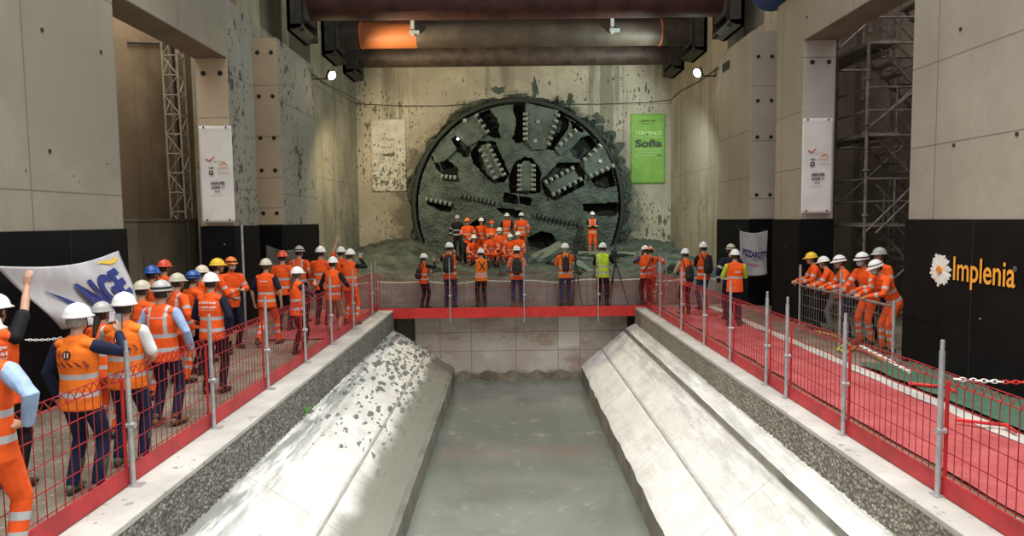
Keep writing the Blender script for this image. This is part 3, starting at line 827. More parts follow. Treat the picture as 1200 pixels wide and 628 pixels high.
# sloping cradle slabs
YE = 19.0
def cradle(side):
    if side < 0:
        prof = [(-3.3, -.5), (-3.23, -.56), (-2.95, -.72), (-2.32, -1.14), (-2.30, -1.17), (-2.27, -1.17), (-2.25, -1.17), (-1.92, -1.44), (-1.62, -1.60), (-1.54, -1.68), (-1.54, -2.6), (-3.3, -2.6)]
    else:
        prof = [(3.6, -.42), (3.53, -.46), (3.27, -.59), (3.24, -.68), (3.20, -.67), (2.64, -1.15), (2.62, -1.19), (2.58, -1.20), (2.55, -1.20), (2.27, -1.43), (2.07, -1.62), (2.02, -1.68), (2.02, -2.6), (3.6, -2.6)]
    mb = MB(); n = len(prof); ny = 60
    rr = random.Random(3)
    for j in range(ny + 1):
        y = -2 + (YE + 2) * j / ny
        for i, (x, z) in enumerate(prof):
            k = rr.uniform(-.003, .003) if 0 < i < n - 2 else 0
            if i == n - 3 or i == n - 4: k *= 4
            mb.v.append((x + k, y - (0.0 if j < ny else abs(x + .9 * side * -1) * 0), z + k))
    for j in range(ny):
        for i in range(n):
            a = j * n + i; b2 = j * n + (i + 1) % n
            mb.f.append((a, b2, b2 + n, a + n))
    mb.f.append(tuple(range(ny * n, (ny + 1) * n))); mb.f.append(tuple(reversed(range(n))))
    o = mb.build('cradle_slab', M['slab']); o.data.materials.append(M['slab_side']); o.data.materials.append(M['groove']); o['kind'] = 'structure'
    for p in o.data.polygons:
        if abs(p.normal.x) > .93: p.material_index = 1
        elif p.normal.y > .7: p.material_index = 1
        elif min(abs(p.center.x - g) for g in ((-2.28,) if side < 0 else (2.60, 3.225, 3.245))) < (.022 if side < 0 or abs(p.center.x - 2.6) < .1 else .03): p.material_index = 2
cradle(-1); cradle(1)
struct(MB().box(-1.6, 2.1, -3, 19.7, -2.6, ZW), 'floor_trench', M['water'])
struct(MB().box(-2.72, 3.42, 19.6, 20.1, -2.6, -.25), 'wall_trench_end', M['endwall'])
# dried mud shelf at the foot of the end wall
rr = random.Random(9)
mb = MB()
mb.grid(60, 6, lambda u, v: (-1.52 + 3.52 * u, 19.62 - (.28 + .22 * math.sin(u * 9) * math.sin(u * 23 + 1)) * v, ZW - .01 + (.17 + .06 * math.sin(u * 31) + .04 * rr.random()) * (1 - v) ** .8))
o = mb.build('mud_shelf', M['gravel'], fix=False, smooth=True); tag(o, 'brown mud ledge at the water line under the end wall', 'mud', kind='stuff')
struct(MB().box(-3.72, 3.98, 19.05, 20.8, -.25, -.02).box(-3.72, 3.98, 20.1, 30, -3, -.03).box(-3.3, -2.72, 19.95, 20.1, -2, -.2).box(3.42, 3.6, 19.95, 20.1, -2, -.2), 'floor_platform', M['gravel'])
struct(MB().grid(90, 1, lambda u, v: (-6.3 + 13.2 * u, 19.85, -.02 + (.70 + .05 * math.sin(u * 40) * math.sin(u * 13)) * v)).grid(90, 1, lambda u, v: (-6.3 + 13.2 * u, 19.85 + .35 * v, .68 + .05 * math.sin(u * 40) * math.sin(u * 13))), 'wall_parapet', M['parapet'])

t = thing('weed', 'small bright green weed growing at the foot of the left kerb', 'plant', tuple(at(356, 486, x=-3.19)))
rw = random.Random(6)
for k in range(11):
    a = rw.uniform(0, 2 * PI); l = rw.uniform(.10, .22); d = Vector((abs(math.cos(a)) * .6 + .15, math.sin(a) * .8, 1.0)).normalized(); e = d.cross(Vector((1, .3, 0))).normalized()
    pts = [Vector((0, 0, 0)), d * l * .5 + e * .022, d * l + Vector((.02, 0, -.02)), d * l * .5 - e * .022]
    MB().add(pts + [p - Vector((.0, 0, .004)) for p in pts], [(0, 1, 2, 3), (7, 6, 5, 4), (0, 4, 5, 1), (1, 5, 6, 2), (2, 6, 7, 3), (3, 7, 4, 0)]).build('leaf', M['leaf'], t)
# mud heap in front of the machine
from mathutils import noise as mn
def heap(x, y):
    t = (y - 20.0) / 9.0
    z = .60 + .62 * max(0, min(1, t)) ** 2.6
    z += .45 * math.exp(-((x + 4.6) / 1.5) ** 2) * max(0, min(1, t * 1.5)) + .30 * math.exp(-((x - 5.8) / 1.4) ** 2) * max(0, min(1, t * 1.5))
    return z
def heap_n(x, y):
    p = Vector((x * .9, y * .9, 0)); edge = max(0, min(1, (y - 20.0) / .8))
    return heap(x, y) + (.16 * mn.noise(p) + .14 * mn.noise(p * 2.7) + .09 * mn.noise(p * 6.5) + .04 * mn.noise(p * 13)) * edge
def hfn(u, v):
    y = 19.98 + 9.6 * v; x0 = -6.31 if y < 23 else -6.41; x1 = 6.76 if y < 22.2 else 7.04
    x = x0 + (x1 - x0) * u; return (x, y, heap_n(x, y))
o = MB().grid(230, 160, hfn).build('mud_heap', M['mud'], smooth=True, fix=False)
tag(o, 'dark grey-green excavated mud heaped below the cutter head', 'mud', kind='stuff')
# broken slabs and rubble on the heap
def chunk(c, sx, sy, sz, rot, mat, seed, label, name='rubble_chunk', group=None):
    r3 = random.Random(seed); bm = bmesh.new(); bmesh.ops.create_cube(bm, size=1)
    bmesh.ops.subdivide_edges(bm, edges=bm.edges, cuts=3, use_grid_fill=True)
    for v in bm.verts:
        q = v.co.copy(); v.co += Vector([mn.noise(q * 2.3 + Vector((seed, k, 0))) * .22 for k in (1, 2, 3)])
        v.co = Vector((v.co.x * sx, v.co.y * sy, v.co.z * sz))
    me = bpy.data.meshes.new(name); bm.to_mesh(me); bm.free()
    o = link(name, me, mat); o.location = c; o.rotation_euler = rot; tag(o, label, 'rubble', group); return o
a = at(641, 298, y=26.2); chunk((a.x, 26.2, a.z - .02), 1.45, .7, .30, (.25, -.50, .1), M['mud_light'], 4, 'pale broken slab tilted up on the mud right of the crouching workers', 'broken_slab')
a = at(712, 300, y=27.2); chunk((a.x, 27.2, a.z), 2.6, 1.3, .34, (0, .0, .05), M['mud_light'], 7, 'long flat broken slab lying behind the cameraman in yellow', 'broken_slab')
a = at(684, 316, y=24.0); chunk((a.x, 24, a.z), .75, .5, .22, (.5, .55, .3), M['mud_light'], 9, 'small pale slab shard leaning on the mud left of the yellow vest', 'broken_slab')
for k in range(16):
    x = rr.uniform(-4.5, 5.6) if k > 6 else rr.uniform(.6, 2.4); y = rr.uniform(21, 26); z = heap(x, y)
    q = rr.uniform(.18, .42)
    chunk((x, y, z + q * .2), q, q * rr.uniform(.7, 1.1), q * rr.uniform(.5, .9), (rr.random(), rr.random(), rr.random() * 3), M['mud'] if k % 3 else M['mud_light'], k + 20, 'loose lump of rubble lying on the mud heap', group='rubble lumps on the mud heap')

# ---------------------------------------------------------------- the cutter head
YC = 29.0
HX, HZ, HR = .46, 3.06, 4.26
def zp(x, y):  # head-relative drawing units -> world x,z (radius 360 units = 4.6 m)
    return Vector((.65 + (x - 436) * .012794, 0, 2.90 + (445 - y) * .012794))
head = thing('tunnel_boring_machine', 'huge round mud-coated cutter head breaking through the concrete head wall', 'tunnel boring machine', (HX, YC, HZ))
def local(v): return Vector((v[0] - HX, v[1] - YC, v[2] - HZ))
POCKETS = [
    [(406, 98), (446, 96), (448, 150), (444, 216), (418, 222), (406, 205), (418, 165)],
    [(556, 128), (590, 152), (575, 205), (548, 246), (520, 240), (536, 190)],
    [(284, 126), (330, 122), (352, 150), (360, 208), (334, 200), (318, 192), (292, 152)],
    [(206, 214), (222, 200), (262, 243), (258, 270), (238, 262), (212, 240)],
    [(140, 268), (168, 262), (220, 308), (218, 345), (196, 342), (160, 312)],
    [(120, 414), (200, 424), (196, 447), (172, 446), (128, 424)],
    [(272, 258), (296, 224), (345, 230), (386, 325), (372, 345), (340, 352), (318, 330), (276, 288)],
    [(400, 384), (396, 340), (412, 296), (440, 278), (468, 282), (490, 318), (488, 384)],
    [(504, 352), (556, 298), (618, 298), (634, 330), (630, 366), (546, 410), (520, 398)],
    [(596, 246), (622, 218), (662, 206), (690, 232), (650, 258), (634, 284), (606, 268)],
    [(664, 348), (732, 312), (742, 368), (704, 376), (676, 366)],
    [(640, 430), (748, 428), (750, 464), (700, 468), (642, 452)],
    [(374, 394), (388, 390), (418, 402), (416, 424), (374, 416)],
    [(430, 402), (464, 412), (460, 430), (428, 424)],
    [(350, 440), (400, 442), (432, 452), (424, 470), (380, 462)],
    [(455, 540), (500, 520), (530, 530), (545, 566), (512, 592), (470, 584)],
    [(262, 492), (300, 470), (312, 480), (284, 512)],
    [(596, 160), (612, 150), (640, 176), (628, 200), (606, 190)],
]
def inside(x, z, poly):
    r_ = False; n = len(poly); j = n - 1
    for i in range(n):
        if (poly[i][1] > z) != (poly[j][1] > z) and x < (poly[j][0] - poly[i][0]) * (z - poly[i][1]) / (poly[j][1] - poly[i][1]) + poly[i][0]: r_ = not r_
        j = i
    return r_
PK = []
for pk in POCKETS:
    pts = [(zp(*p).x - HX, zp(*p).z - HZ) for p in pk]; cx0 = sum(p[0] for p in pts) / len(pts); cz0 = sum(p[1] for p in pts) / len(pts)
    pts = [((p[0] - cx0) * 1.10 + cx0, (p[1] - cz0) * 1.10 + cz0) for p in pts]
    PK.append((pts, min(p[0] for p in pts) - .1, max(p[0] for p in pts) + .1, min(p[1] for p in pts) - .1, max(p[1] for p in pts) + .1))
CELL = .036; NG = int(2 * HR / CELL)
idx = {}; vs = []; fs = []; dk = []
for j in range(NG + 1):
    for i in range(NG + 1):
        x = -HR + 2 * HR * i / NG; z = -HR + 2 * HR * j / NG; r_ = math.hypot(x, z)
        if r_ > HR or z < -3.0: continue
        p = Vector((x, z, 0)); jx = x + .05 * mn.noise(p * 4); jz = z + .05 * mn.noise(p * 4 + Vector((9, 9, 0)))
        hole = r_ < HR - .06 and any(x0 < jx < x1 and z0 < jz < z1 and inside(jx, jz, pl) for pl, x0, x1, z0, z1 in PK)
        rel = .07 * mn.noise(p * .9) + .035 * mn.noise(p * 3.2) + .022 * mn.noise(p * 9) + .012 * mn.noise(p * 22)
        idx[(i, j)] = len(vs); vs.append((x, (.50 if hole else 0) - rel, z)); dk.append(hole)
for j in range(NG):
    for i in range(NG):
        q = [(i, j), (i + 1, j), (i + 1, j + 1), (i, j + 1)]
        if all(k in idx for k in q): fs.append(tuple(idx[k] for k in q))
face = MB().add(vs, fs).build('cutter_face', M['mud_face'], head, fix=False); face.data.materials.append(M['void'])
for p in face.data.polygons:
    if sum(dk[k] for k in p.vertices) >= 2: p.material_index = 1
rotx90 = Matrix.Rotation(PI / 2, 4, 'X')
MB().lathe([(0, -.52), (HR + .05, -.52)], 96, rotx90).build('rear_bulkhead', M['mud_dark'], head, fix=False)
MB().lathe([(HR + .07, -.55), (HR + .07, .0), (HR + .11, .05), (HR + .20, .05), (HR + .24, .0), (HR + .24, -.55)], 120, rotx90).build('shield_rim', M['mud_dark'], head, smooth=True)
# raised wear plates, blocks and teeth
def plate(pts, name, y=-.22, th=.12, mat=None):
    P_ = [zp(*p) for p in pts]; n = len(P_)
    vs = [local((p.x, YC + y, p.z)) for p in P_] + [local((p.x, YC + y + th, p.z)) for p in P_]
    fs = [tuple(range(n)), tuple(reversed(range(n, 2 * n)))] + [(i, (i + 1) % n, (i + 1) % n + n, i + n) for i in range(n)]
    return MB().add(vs, fs).build(name, mat or M['mud_face'], head, bevel=.02)
for pts in ([(448, 98), (556, 124), (522, 236), (508, 250), (470, 250), (446, 222)], [(228, 176), (284, 136), (320, 192), (290, 222), (256, 238), (214, 196)],
            [(588, 180), (640, 200), (600, 245), (560, 270), (540, 246)], [(634, 282), (700, 236), (734, 310), (660, 345), (640, 320)],
            [(140, 262), (200, 206), (222, 246), (180, 284), (150, 290)]):
    plate(pts, 'wear_plate', -.16, .08)
for pts in ([(300, 236), (326, 226), (372, 332), (346, 346), (318, 330)], [(424, 384), (428, 300), (440, 286), (456, 286), (472, 302), (470, 384)], [(510, 366), (606, 318), (624, 346), (536, 396)]):
    plate(pts, 'cutter_block', -.20, .25)
LINES = [(300, 250, 345, 340, 6), (326, 236, 374, 330, 7), (427, 302, 424, 380, 6), (471, 302, 471, 380, 6), (512, 356, 600, 312, 6), (536, 396, 626, 348, 6),
         (447, 135, 446, 215, 6), (552, 140, 522, 232, 6), (288, 138, 322, 190, 4), (640, 284, 690, 240, 4), (660, 338, 732, 306, 5),
         (172, 334, 214, 338, 4), (120, 408, 196, 424, 6), (610, 190, 560, 235, 4)]
nt = 0
for x0, y0, x1, y1, n in LINES:
    for i in range(n):
        t = i / (n - 1); p = zp(x0 + (x1 - x0) * t, y0 + (y1 - y0) * t); q = local((p.x, YC - .24, p.z))
        ang = math.atan2(-(y1 - y0), x1 - x0)
        mb = MB(); Rm = Matrix.Rotation(-ang, 3, 'Y')
        mb.cbox(q, .085, .16, .12, Rm); mb.cbox(q + Vector((0, .09, 0)), .13, .12, .19, Rm)
        mb.build('cutting_tooth', M['tooth'], head, bevel=.015)
for x0, y0, x1, y1, n in [(232, 396, 350, 422, 10), (476, 462, 622, 492, 12)]:
    for i in range(n):
        t = i / (n - 1); p = zp(x0 + (x1 - x0) * t, y0 + (y1 - y0) * t); q = local((p.x, YC - .13, p.z))
        MB().cbox(q, .09, .14, .20, Matrix.Rotation(.3, 3, 'Y')).build('scraper', M['mud_face'], head, bevel=.02)
for x, y in ((488, 160), (562, 232), (478, 222), (250, 154), (690, 290)):
    p = zp(x, y); q = local((p.x, YC - .17, p.z)); MB().rod(q, q + Vector((0, -.05, 0)), .09, 12).build('bolt_cover', M['tooth'], head, bevel=.01)
n = NT('bright_spot_emit'); n.out((1, 1, 1), .3); n.b.inputs['Emission Color'].default_value = (1, 1, 1, 1); n.b.inputs['Emission Strength'].default_value = 25
p = at(536.5, 162.5, y=28.7) - Vector((HX, YC, HZ)); MB().rod(p + Vector((0, .05, 0)), p, .045, 12).build('bright_spot', n.m, head, bevel=.01); MB().rod(p + Vector((0, .25, 0)), p + Vector((0, .05, 0)), .05, 10).build('bright_spot_stub', M['steel_dark'], head)  # small white emissive disc on a short dark stub
# torn concrete and mud round the opening
mb = MB(); NA = 420; rings_ = 11
for i in range(NA):
    a = 2 * PI * i / NA; c_, s_ = math.cos(a), math.sin(a)
    ro = HR + .26 + .30 * (mn.noise(Vector((c_ * 3, s_ * 3, 1))) + .3) + .30 * abs(mn.noise(Vector((c_ * 6, s_ * 6, 4)))) + .10 * abs(mn.noise(Vector((c_ * 17, s_ * 17, 4)))) + .07 * abs(mn.noise(Vector((c_ * 41, s_ * 41, 2))))
    if c_ > .35 and s_ > -.3: ro += .75 * abs(mn.noise(Vector((c_ * 9, s_ * 9, 9)))) + .10
    ro = max(ro, HR + .3); ro += .45 * max(0, -s_)
    for j in range(rings_):
        t = j / (rings_ - 1); r_ = HR + .23 + (ro - HR - .23) * t
        d = (.26 * (1 - t) ** .7 + .05) * (.7 + .9 * mn.noise(Vector((c_ * 22, s_ * 22, t * 6))))
        mb.v.append((HX + r_ * c_, YB - max(.015, d) if j < rings_ - 1 else YB + .02, HZ + r_ * s_))
for i in range(NA):
    for j in range(rings_ - 1):
        a = i * rings_ + j; b2 = ((i + 1) % NA) * rings_ + j; mb.f.append((a, b2, b2 + 1, a + 1))
o = mb.build('broken_concrete_rim', M['mud'], fix=False); tag(o, 'ragged ring of mud and torn concrete round the cutter head', 'mud', kind='stuff')
for (u, v, w_, h_) in ((627, 103, .22, .75), (583, 106, .5, .28), (606, 112, .8, .12), (668, 117, .25, .55), (702, 140, .5, .4)):
    p = at(u, v, y=YB); mb = MB(); n = 26
    for i in range(n):
        a = 2 * PI * i / n; r_ = .5 + .5 * mn.noise(Vector((math.cos(a) * 2 + u, math.sin(a) * 2, 0))) + .12 * rr.random()
        mb.v.append((p.x + w_ * r_ * math.cos(a), YB - .02, p.z + h_ * r_ * math.sin(a)))
    mb.v.append((p.x, YB - .07, p.z)); mb.f = [(i, (i + 1) % n, n) for i in range(n)]
    o = mb.build('spalled_patch', M['mud'], fix=False); o['kind'] = 'structure'

# ---------------------------------------------------------------- struts overhead
def strut(yc, zc, r, mat, label, x0, x1, parts):
    t = thing('steel_strut', label, 'strut', (0, yc, zc), group='horizontal shoring struts')
    MB().rod((x0, 0, 0), (x1, 0, 0), r, 40).build('tube', mat, t, smooth=False)
    for sd, xe in ((-1, x0), (1, x1)):
        mb = MB(); s_ = -sd
        mb.box(min(xe, xe + s_ * .10), max(xe, xe + s_ * .10), -1.0, .75, -r * 2.0, 1.5)
        for dy in (-1.0, -.72, .47, .72): mb.box(min(xe, xe + s_ * .42), max(xe, xe + s_ * .42), dy, dy + .03, -r * 1.9, 1.5)
        mb.prism([(xe, -r * 2.0), (xe + s_ * .12, -r * 2.0), (xe + s_ * .44, -r * 1.75), (xe + s_ * .44, -r * 1.65), (xe, -r * 1.65)], -1.0, .75)
        mb.box(min(xe + s_ * .3, xe + s_ * .44), max(xe + s_ * .3, xe + s_ * .44), -.70, .50, -r * 1.2, r * 1.25)
        mb.build('wall_bracket', M['steel_dark'], t)
    for xx, m_, w_ in parts: MB().rod((xx - w_, 0, 0), (xx + w_, 0, 0), r * 1.035, 40).build('flange_ring', m_, t)
    return t
s1 = strut(21.5, 9.22, .56, M['strut_red'], 'thick dark red steel strut nearest the camera, touching the picture top', -6.4, 7.03, [])
s2 = strut(25.3, 9.2, .46, M['strut2'], 'grimy steel strut with an orange painted length, middle of the three', -6.4, 7.03, [(-5.2, M['orange_ring'], .03), (5.6, M['orange_ring'], .03)])
s3 = strut(28.4, 9.16, .42, M['strut3'], 'brown steel strut farthest back against the head wall', -6.4, 7.03, [])
for s_, xs in ((s2, (-3.3, 3.8)),):
    for xx in xs:
        MB().box(xx - .06, xx + .06, -.55, -.42, -.15, .5).box(xx - .1, xx + .25, -.62, -.42, -.1, .0).build('pipe_clamp', M['galv'], s_)
struct(MB().box(-6.4, 7.05, 27.1, 27.5, 9.95, 10.4), 'trim_7', M['steel_dark'])
# rebar stubs on the left lintel top
t = thing('starter_bars', 'row of rusty starter bars standing on the left lintel', 'rebar', (-6.5, 11, 7.6))
for k in range(24):
    y = 11 + k * .26; MB().rod((-.05, y - 11, -.02), (-.05, y - 11 + .02, .16 + .05 * (k % 3)), .016, 6).path([(-.05, y - 11, .14), (-.3, y - 11, .2)], .012).build('bar', M['rust'], t)
for k, (xx, yy) in enumerate(((-6.5, 14.9), (-6.9, 15.6), (-6.55, 16.4))): MB().rod((xx + 6.5, yy - 11, -.02), (xx + 6.5, yy - 11, 2.0), .045, 8).build('post', M['steel_dark'], t)
t = thing('starter_bars', 'row of pale bar ends along the right lintel top', 'rebar', (7.0, 11, 7.7))
for k in range(22):
    y = -3.0 + k * .32; MB().rod((0, y, -.02), (0, y, .10 + .04 * (k % 2)), .03, 6).build('bar', M['galv'], t)
# blue duct
t = thing('ventilation_duct', 'dark blue round duct piece lying on top of the right concrete lintel', 'duct', (6.80, 15.9, 8.28))
mb = MB(); prof = []
for k in range(19): prof.append((.55 + (.015 if k % 2 else 0), k * .11))
mb.lathe(prof, 36, Matrix.Rotation(-PI / 2, 4, 'X')); mb.build('duct_skin', M['blue_duct'], t, smooth=True)
MB().lathe([(0, 1.98), (.55, 1.98)], 36, Matrix.Rotation(-PI / 2, 4, 'X')).build('end_cap', M['blue_duct'], t)
MB().lathe([(0, 0), (.55, 0)], 36, Matrix.Rotation(-PI / 2, 4, 'X')).lathe([(.55, .0), (.58, .0), (.58, .06), (.55, .06)], 36, Matrix.Rotation(-PI / 2, 4, 'X')).build('end_ring', M['blue_duct'], t)

# ---------------------------------------------------------------- lamps and cable
def flood(px, py, x, label, col, power, tx):
    p = at(px, py, x=x); t = thing('flood_lamp', label, 'lamp', tuple(p))
    d = Vector(((1 if p.x < 0 else -1) * 2.2, -1.3, -1.3)).normalized(); q = d.to_track_quat('Z', 'Y').to_matrix()
    MB().cbox((0, 0, 0), .34, .30, .09, q).build('housing', BLACKP, t, bevel=.01)
    wx = XL - p.x + (0 if p.y < 22.9 else -.07) if p.x < 0 else (XR if p.y < 22.1 else 7.05) - p.x
    MB().path([(0, 0, 0), (0, .0, -.12), (wx, 0, -.12)], .022).build('bracket', M['steel_dark'], t)
    n = NT('lamp_glass'); n.out(col, .3); n.b.inputs['Emission Color'].default_value = (*col, 1); n.b.inputs['Emission Strength'].default_value = 60
    MB().add([Vector(d) * .05 + q @ Vector((.15 * math.cos(a), .14 * math.sin(a), 0)) for a in [2 * PI * i / 24 for i in range(24)]] + [Vector(d) * .16], [(i, (i + 1) % 24, 24) for i in range(24)]).build('glass', n.m, t, fix=False)
    L = bpy.data.lights.new('flood_light', 'SPOT'); L.energy = power; L.color = col; L.shadow_soft_size = .10; L.spot_size = PI * .97; L.spot_blend = .35
    lo = bpy.data.objects.new('flood_light', L); C.objects.link(lo); lo.location = p + d * .30; d2 = Vector((d.x, .25, -.4)); lo.rotation_euler = (-d2).to_track_quat('Z', 'Y').to_euler()
flood(388, 88, -5.75, 'warm lit flood lamp on the left shaft wall', (1.0, .82, .50), 1500, -1.0)
flood(818, 85, 6.45, 'cold white flood lamp on the right shaft wall', (.85, 1.0, .88), 1300, 2.0)
pts = [at(u, v, x=-6.38) for u, v in ((360, 82), (378, 96))] + [at(u, v, y=YB - .05) for u, v in ((428, 122), (470, 124), (520, 124), (560, 121), (600, 120), (650, 122), (700, 122), (760, 120), (786, 117))] + [at(u, v, x=7.02) for u, v in ((797, 107), (818, 96), (842, 79))]
MB().path(pts, .016, 6).build('power_cable', M['cable']); tag(bpy.data.objects['power_cable'], 'thin black cable slung along the head wall between both lamps', 'cable')

# ---------------------------------------------------------------- banners
def banner(name, label, x0, x1, y, z0, z1, mat, wav=.015, nx=16, nz=30):
    t = thing(name, label, 'banner', ((x0 + x1) / 2, y, z0))
    cx = (x0 + x1) / 2
    def fn(u, v): return (x0 + (x1 - x0) * u - cx, -.02 - wav * math.sin(u * 7 + v * 3) * (1 - abs(2 * v - 1)), (z1 - z0) * v)
    mb = MB().grid(nx, nz, fn); o = mb.build('cloth', mat, t, smooth=True, fix=False)
    md = o.modifiers.new('s', 'SOLIDIFY'); md.thickness = .006
    return t
def sponsor_banner(name, x0, x1, y, z0, z1, label):
    t = banner(name, label, x0, x1, y, z0, z1, M['white_banner'], .008)
    W = x1 - x0; yy = y - .035; X = (1, 0, 0); U = (0, 0, 1)
    def L(s, fx, fz, w, h, m, b=0): lettering(s, (x0 + fx * W, yy, z0 + fz * (z1 - z0)), X, U, w * W, h, M[m], t, bold=b)
    L('ARRIVÉE', .30, .395, .44, .085, 'ink_black', .03); L('LIGNE 11', .32, .352, .40, .07, 'ink_black', .03)
    L('SOFIA', .42, .315, .18, .045, 'ink_black', .01); L('Juillet 2020', .32, .278, .34, .035, 'ink_grey')
    L('systra', .42, .625, .26, .04, 'ink_grey'); L('nge', .27, .555, .16, .05, 'ink_black', .02)
    L('demathieu', .52, .562, .34, .04, 'ink_orange', .01); L('Implenia', .54, .51, .36, .04, 'ink_grey')
    mb = MB()
    for a, b2 in (((.18, .665), (.34, .64)), ((.30, .64), (.44, .685))): mb.rod((x0 + a[0] * W - t.location.x, -.04, a[1] * (z1 - z0)), (x0 + b2[0] * W - t.location.x, -.04, b2[1] * (z1 - z0)), .010, 6)
    mb.build('red_swoosh', M['ink_red'], t)
    mb = MB()
    for a, b2 in (((.60, .60), (.74, .63)), ((.74, .63), (.84, .595))): mb.rod((x0 + a[0] * W - t.location.x, -.04, a[1] * (z1 - z0)), (x0 + b2[0] * W - t.location.x, -.04, b2[1] * (z1 - z0)), .009, 6)
    mb.build('yellow_swoosh', M['ink_orange'], t)
    cx = x0 + .34 * W - t.location.x; cz = .52 * (z1 - z0)
    MB().box(cx - .045, cx + .045, -.044, -.038, cz - .045, cz + .045).build('black_square', M['ink_black'], t)
    MB().box(cx - .015, cx + .015, -.05, -.044, cz - .02, cz + .02).build('white_mark', M['ink_white'], t)
    mb = MB()
    for fx in (.16, .84):
        for fz in (.03, .985): mb.rod((x0 + fx * W - t.location.x, -.03, fz * (z1 - z0)), (x0 + fx * W - t.location.x, -.05, fz * (z1 - z0)), .02, 10)
    mb.build('eyelet', M['steel_dark'], t)
sponsor_banner('sponsor_banner', -7.02, -6.27, 15.80, 2.5, 4.70, 'narrow white sponsor banner on the left concrete pillar')
sponsor_banner('sponsor_banner', 6.76, 7.46, 15.76, 2.55, 4.72, 'narrow white sponsor banner on the right concrete pillar')
t = banner('event_banner', 'green banner headed TERMINUS hanging right of the cutter head', 5.32, 6.79, YB - .03, 3.97, 6.93, M['green_banner'])
def G(s, x0, z, w, h, m, b=0): lettering(s, (5.32 + x0 * 1.47, YB - .085, 3.97 + z * 2.96), (1, 0, 0), (0, 0, 1), w * 1.47, h, M[m], t, bold=b)
G('TERMINUS', .12, .695, .78, .16, 'ink_pale', .01); G('POUR LE TUNNELIER', .12, .655, .78, .06, 'ink_pale')
G('Sofia', .12, .525, .78, .32, 'ink_black', .03)
G('LIGNE ONZE DU METRO', .12, .475, .78, .06, 'ink_pale'); G('A ROSNY BOIS PERRIER', .12, .435, .78, .06, 'ink_pale'); G('PROLONGEMENT', .12, .39, .62, .06, 'ink_pale'); G('M11', .78, .39, .12, .07, 'ink_black', .02)
G('le GRAND PARIS', .25, .885, .46, .08, 'ink_black', .01); G('bouge aussi', .33, .85, .36, .05, 'ink_black')
t = banner('mud_flecked_banner', 'white banner flecked with mud left of the cutter head', -5.82, -4.32, YB - .03, 3.75, 6.82, M['dirty'])
def G(s, x0, z, w, h, m, b=0): lettering(s, (-5.82 + x0 * 1.5, YB - .085, 3.75 + z * 3.07), (1, 0, 0), (0, 0, 1), w * 1.5, h, M[m], t, bold=b)
G('Arrivée', .3, .71, .38, .12, 'ink_grey'); G('ligne 11', .3, .60, .38, .11, 'ink_grey', .02); G('TUNNELIER', .3, .49, .36, .13, 'ink_black', .03)

# wall sign
def WP(u, v): return at(u, v, x=XR - .04)
sg = thing('wall_sign', 'orange letters with a white daisy on the black right wall', 'sign', tuple(WP(1102, 316)))
o0 = WP(1117.5, 328.5); o1 = WP(1187, 336)
co, fs = text_mesh('Implenia', 1.27, .47, bold=.012)
X = Vector((0, -1, 0)); U = Vector((0, 0, 1))
vs = [o0 + Vector((0, 0, -.105)) + X * c[0] + U * c[1] - sg.location for c in co]
nrm = Vector((-1, 0, 0)); n = len(vs)
vs2 = [v + nrm * .012 for v in vs]
MB().add(vs2, fs).build('letters', M['ink_sign'], sg, fix=False)
co, fs = text_mesh('®', .07, .07)
MB().add([WP(1188, 318) + X * c[0] + U * c[1] + nrm * .012 - sg.location for c in co], fs).build('registered_mark', M['ink_grey'], sg, fix=False)
rp = random.Random(2)
for k in range(22):
    a = 2 * PI * k / 22 + rp.uniform(-.06, .06); L_ = rp.uniform(.22, .275)
    d = X * math.cos(a) + U * math.sin(a); e = -X * math.sin(a) + U * math.cos(a)
    prof = [(.05, .0), (.07, .016), (L_ * .7, .028), (L_ * .93, .022), (L_, 0)]
    pts = [d * r_ + e * w_ for r_, w_ in prof] + [d * r_ - e * w_ for r_, w_ in reversed(prof[1:-1])]
    lift = nrm * (.008 + .002 * (k % 3)); m_ = len(pts)
    MB().add([p + lift for p in pts] + [p for p in pts], [tuple(range(m_))] + [(i, (i + 1) % m_, (i + 1) % m_ + m_, i + m_) for i in range(m_)]).build('petal', M['ink_white'], sg)
MB().rod(Vector((0, 0, 0)), nrm * .03, .065, 20).build('daisy_centre', M['ink_orange'], sg, bevel=.008)

# PIZZAROTTI flag
def flag_fn(u, v):
    x = 6.28 + .75 * u; z = 2.12 - 1.18 * (1 - v) - .07 * math.sin(PI * u) * v + .06 * math.sin(u * PI) * (1 - v) * -1
    return Vector((x, 18.45 - .05 * math.sin(u * 9 + v * 4) * (1 - .5 * v), z))
t = thing('sponsor_flag', 'pale grey flag with navy lettering hung by its corners against the right black pillar', 'flag', (6.65, 18.45, .95))
mb = MB().grid(24, 30, lambda u, v: flag_fn(u, v) - t.location); o = mb.build('cloth', M['banner_grey'], t, smooth=True, fix=False); o.modifiers.new('s', 'SOLIDIFY').thickness = .006
def flag_text(s, u0, v0, w, h, m, b=0):
    co, fs = text_mesh(s, w, h, bold=b)
    MB().add([flag_fn(u0 + c[0], v0 + c[1] - .10 * c[0]) + Vector((0, -.02, 0)) - t.location for c in co], fs).build('lettering', M[m], t, fix=False)
flag_text('PIZZAROTTI', .10, .47, .88, .15, 'ink_navy', .03); flag_text('since 1910', .45, .38, .4, .05, 'ink_navy'); flag_text('costruzioni', .28, .26, .4, .06, 'ink_dull')
MB().path([flag_fn(0, 1) - t.location, Vector((-.42, .2, .35 + 1))], .008).build('cord', M['cable'], t)
MB().path([flag_fn(1, 1) - t.location, Vector((.42, .70, 1.2))], .008).build('cord', M['cable'], t)

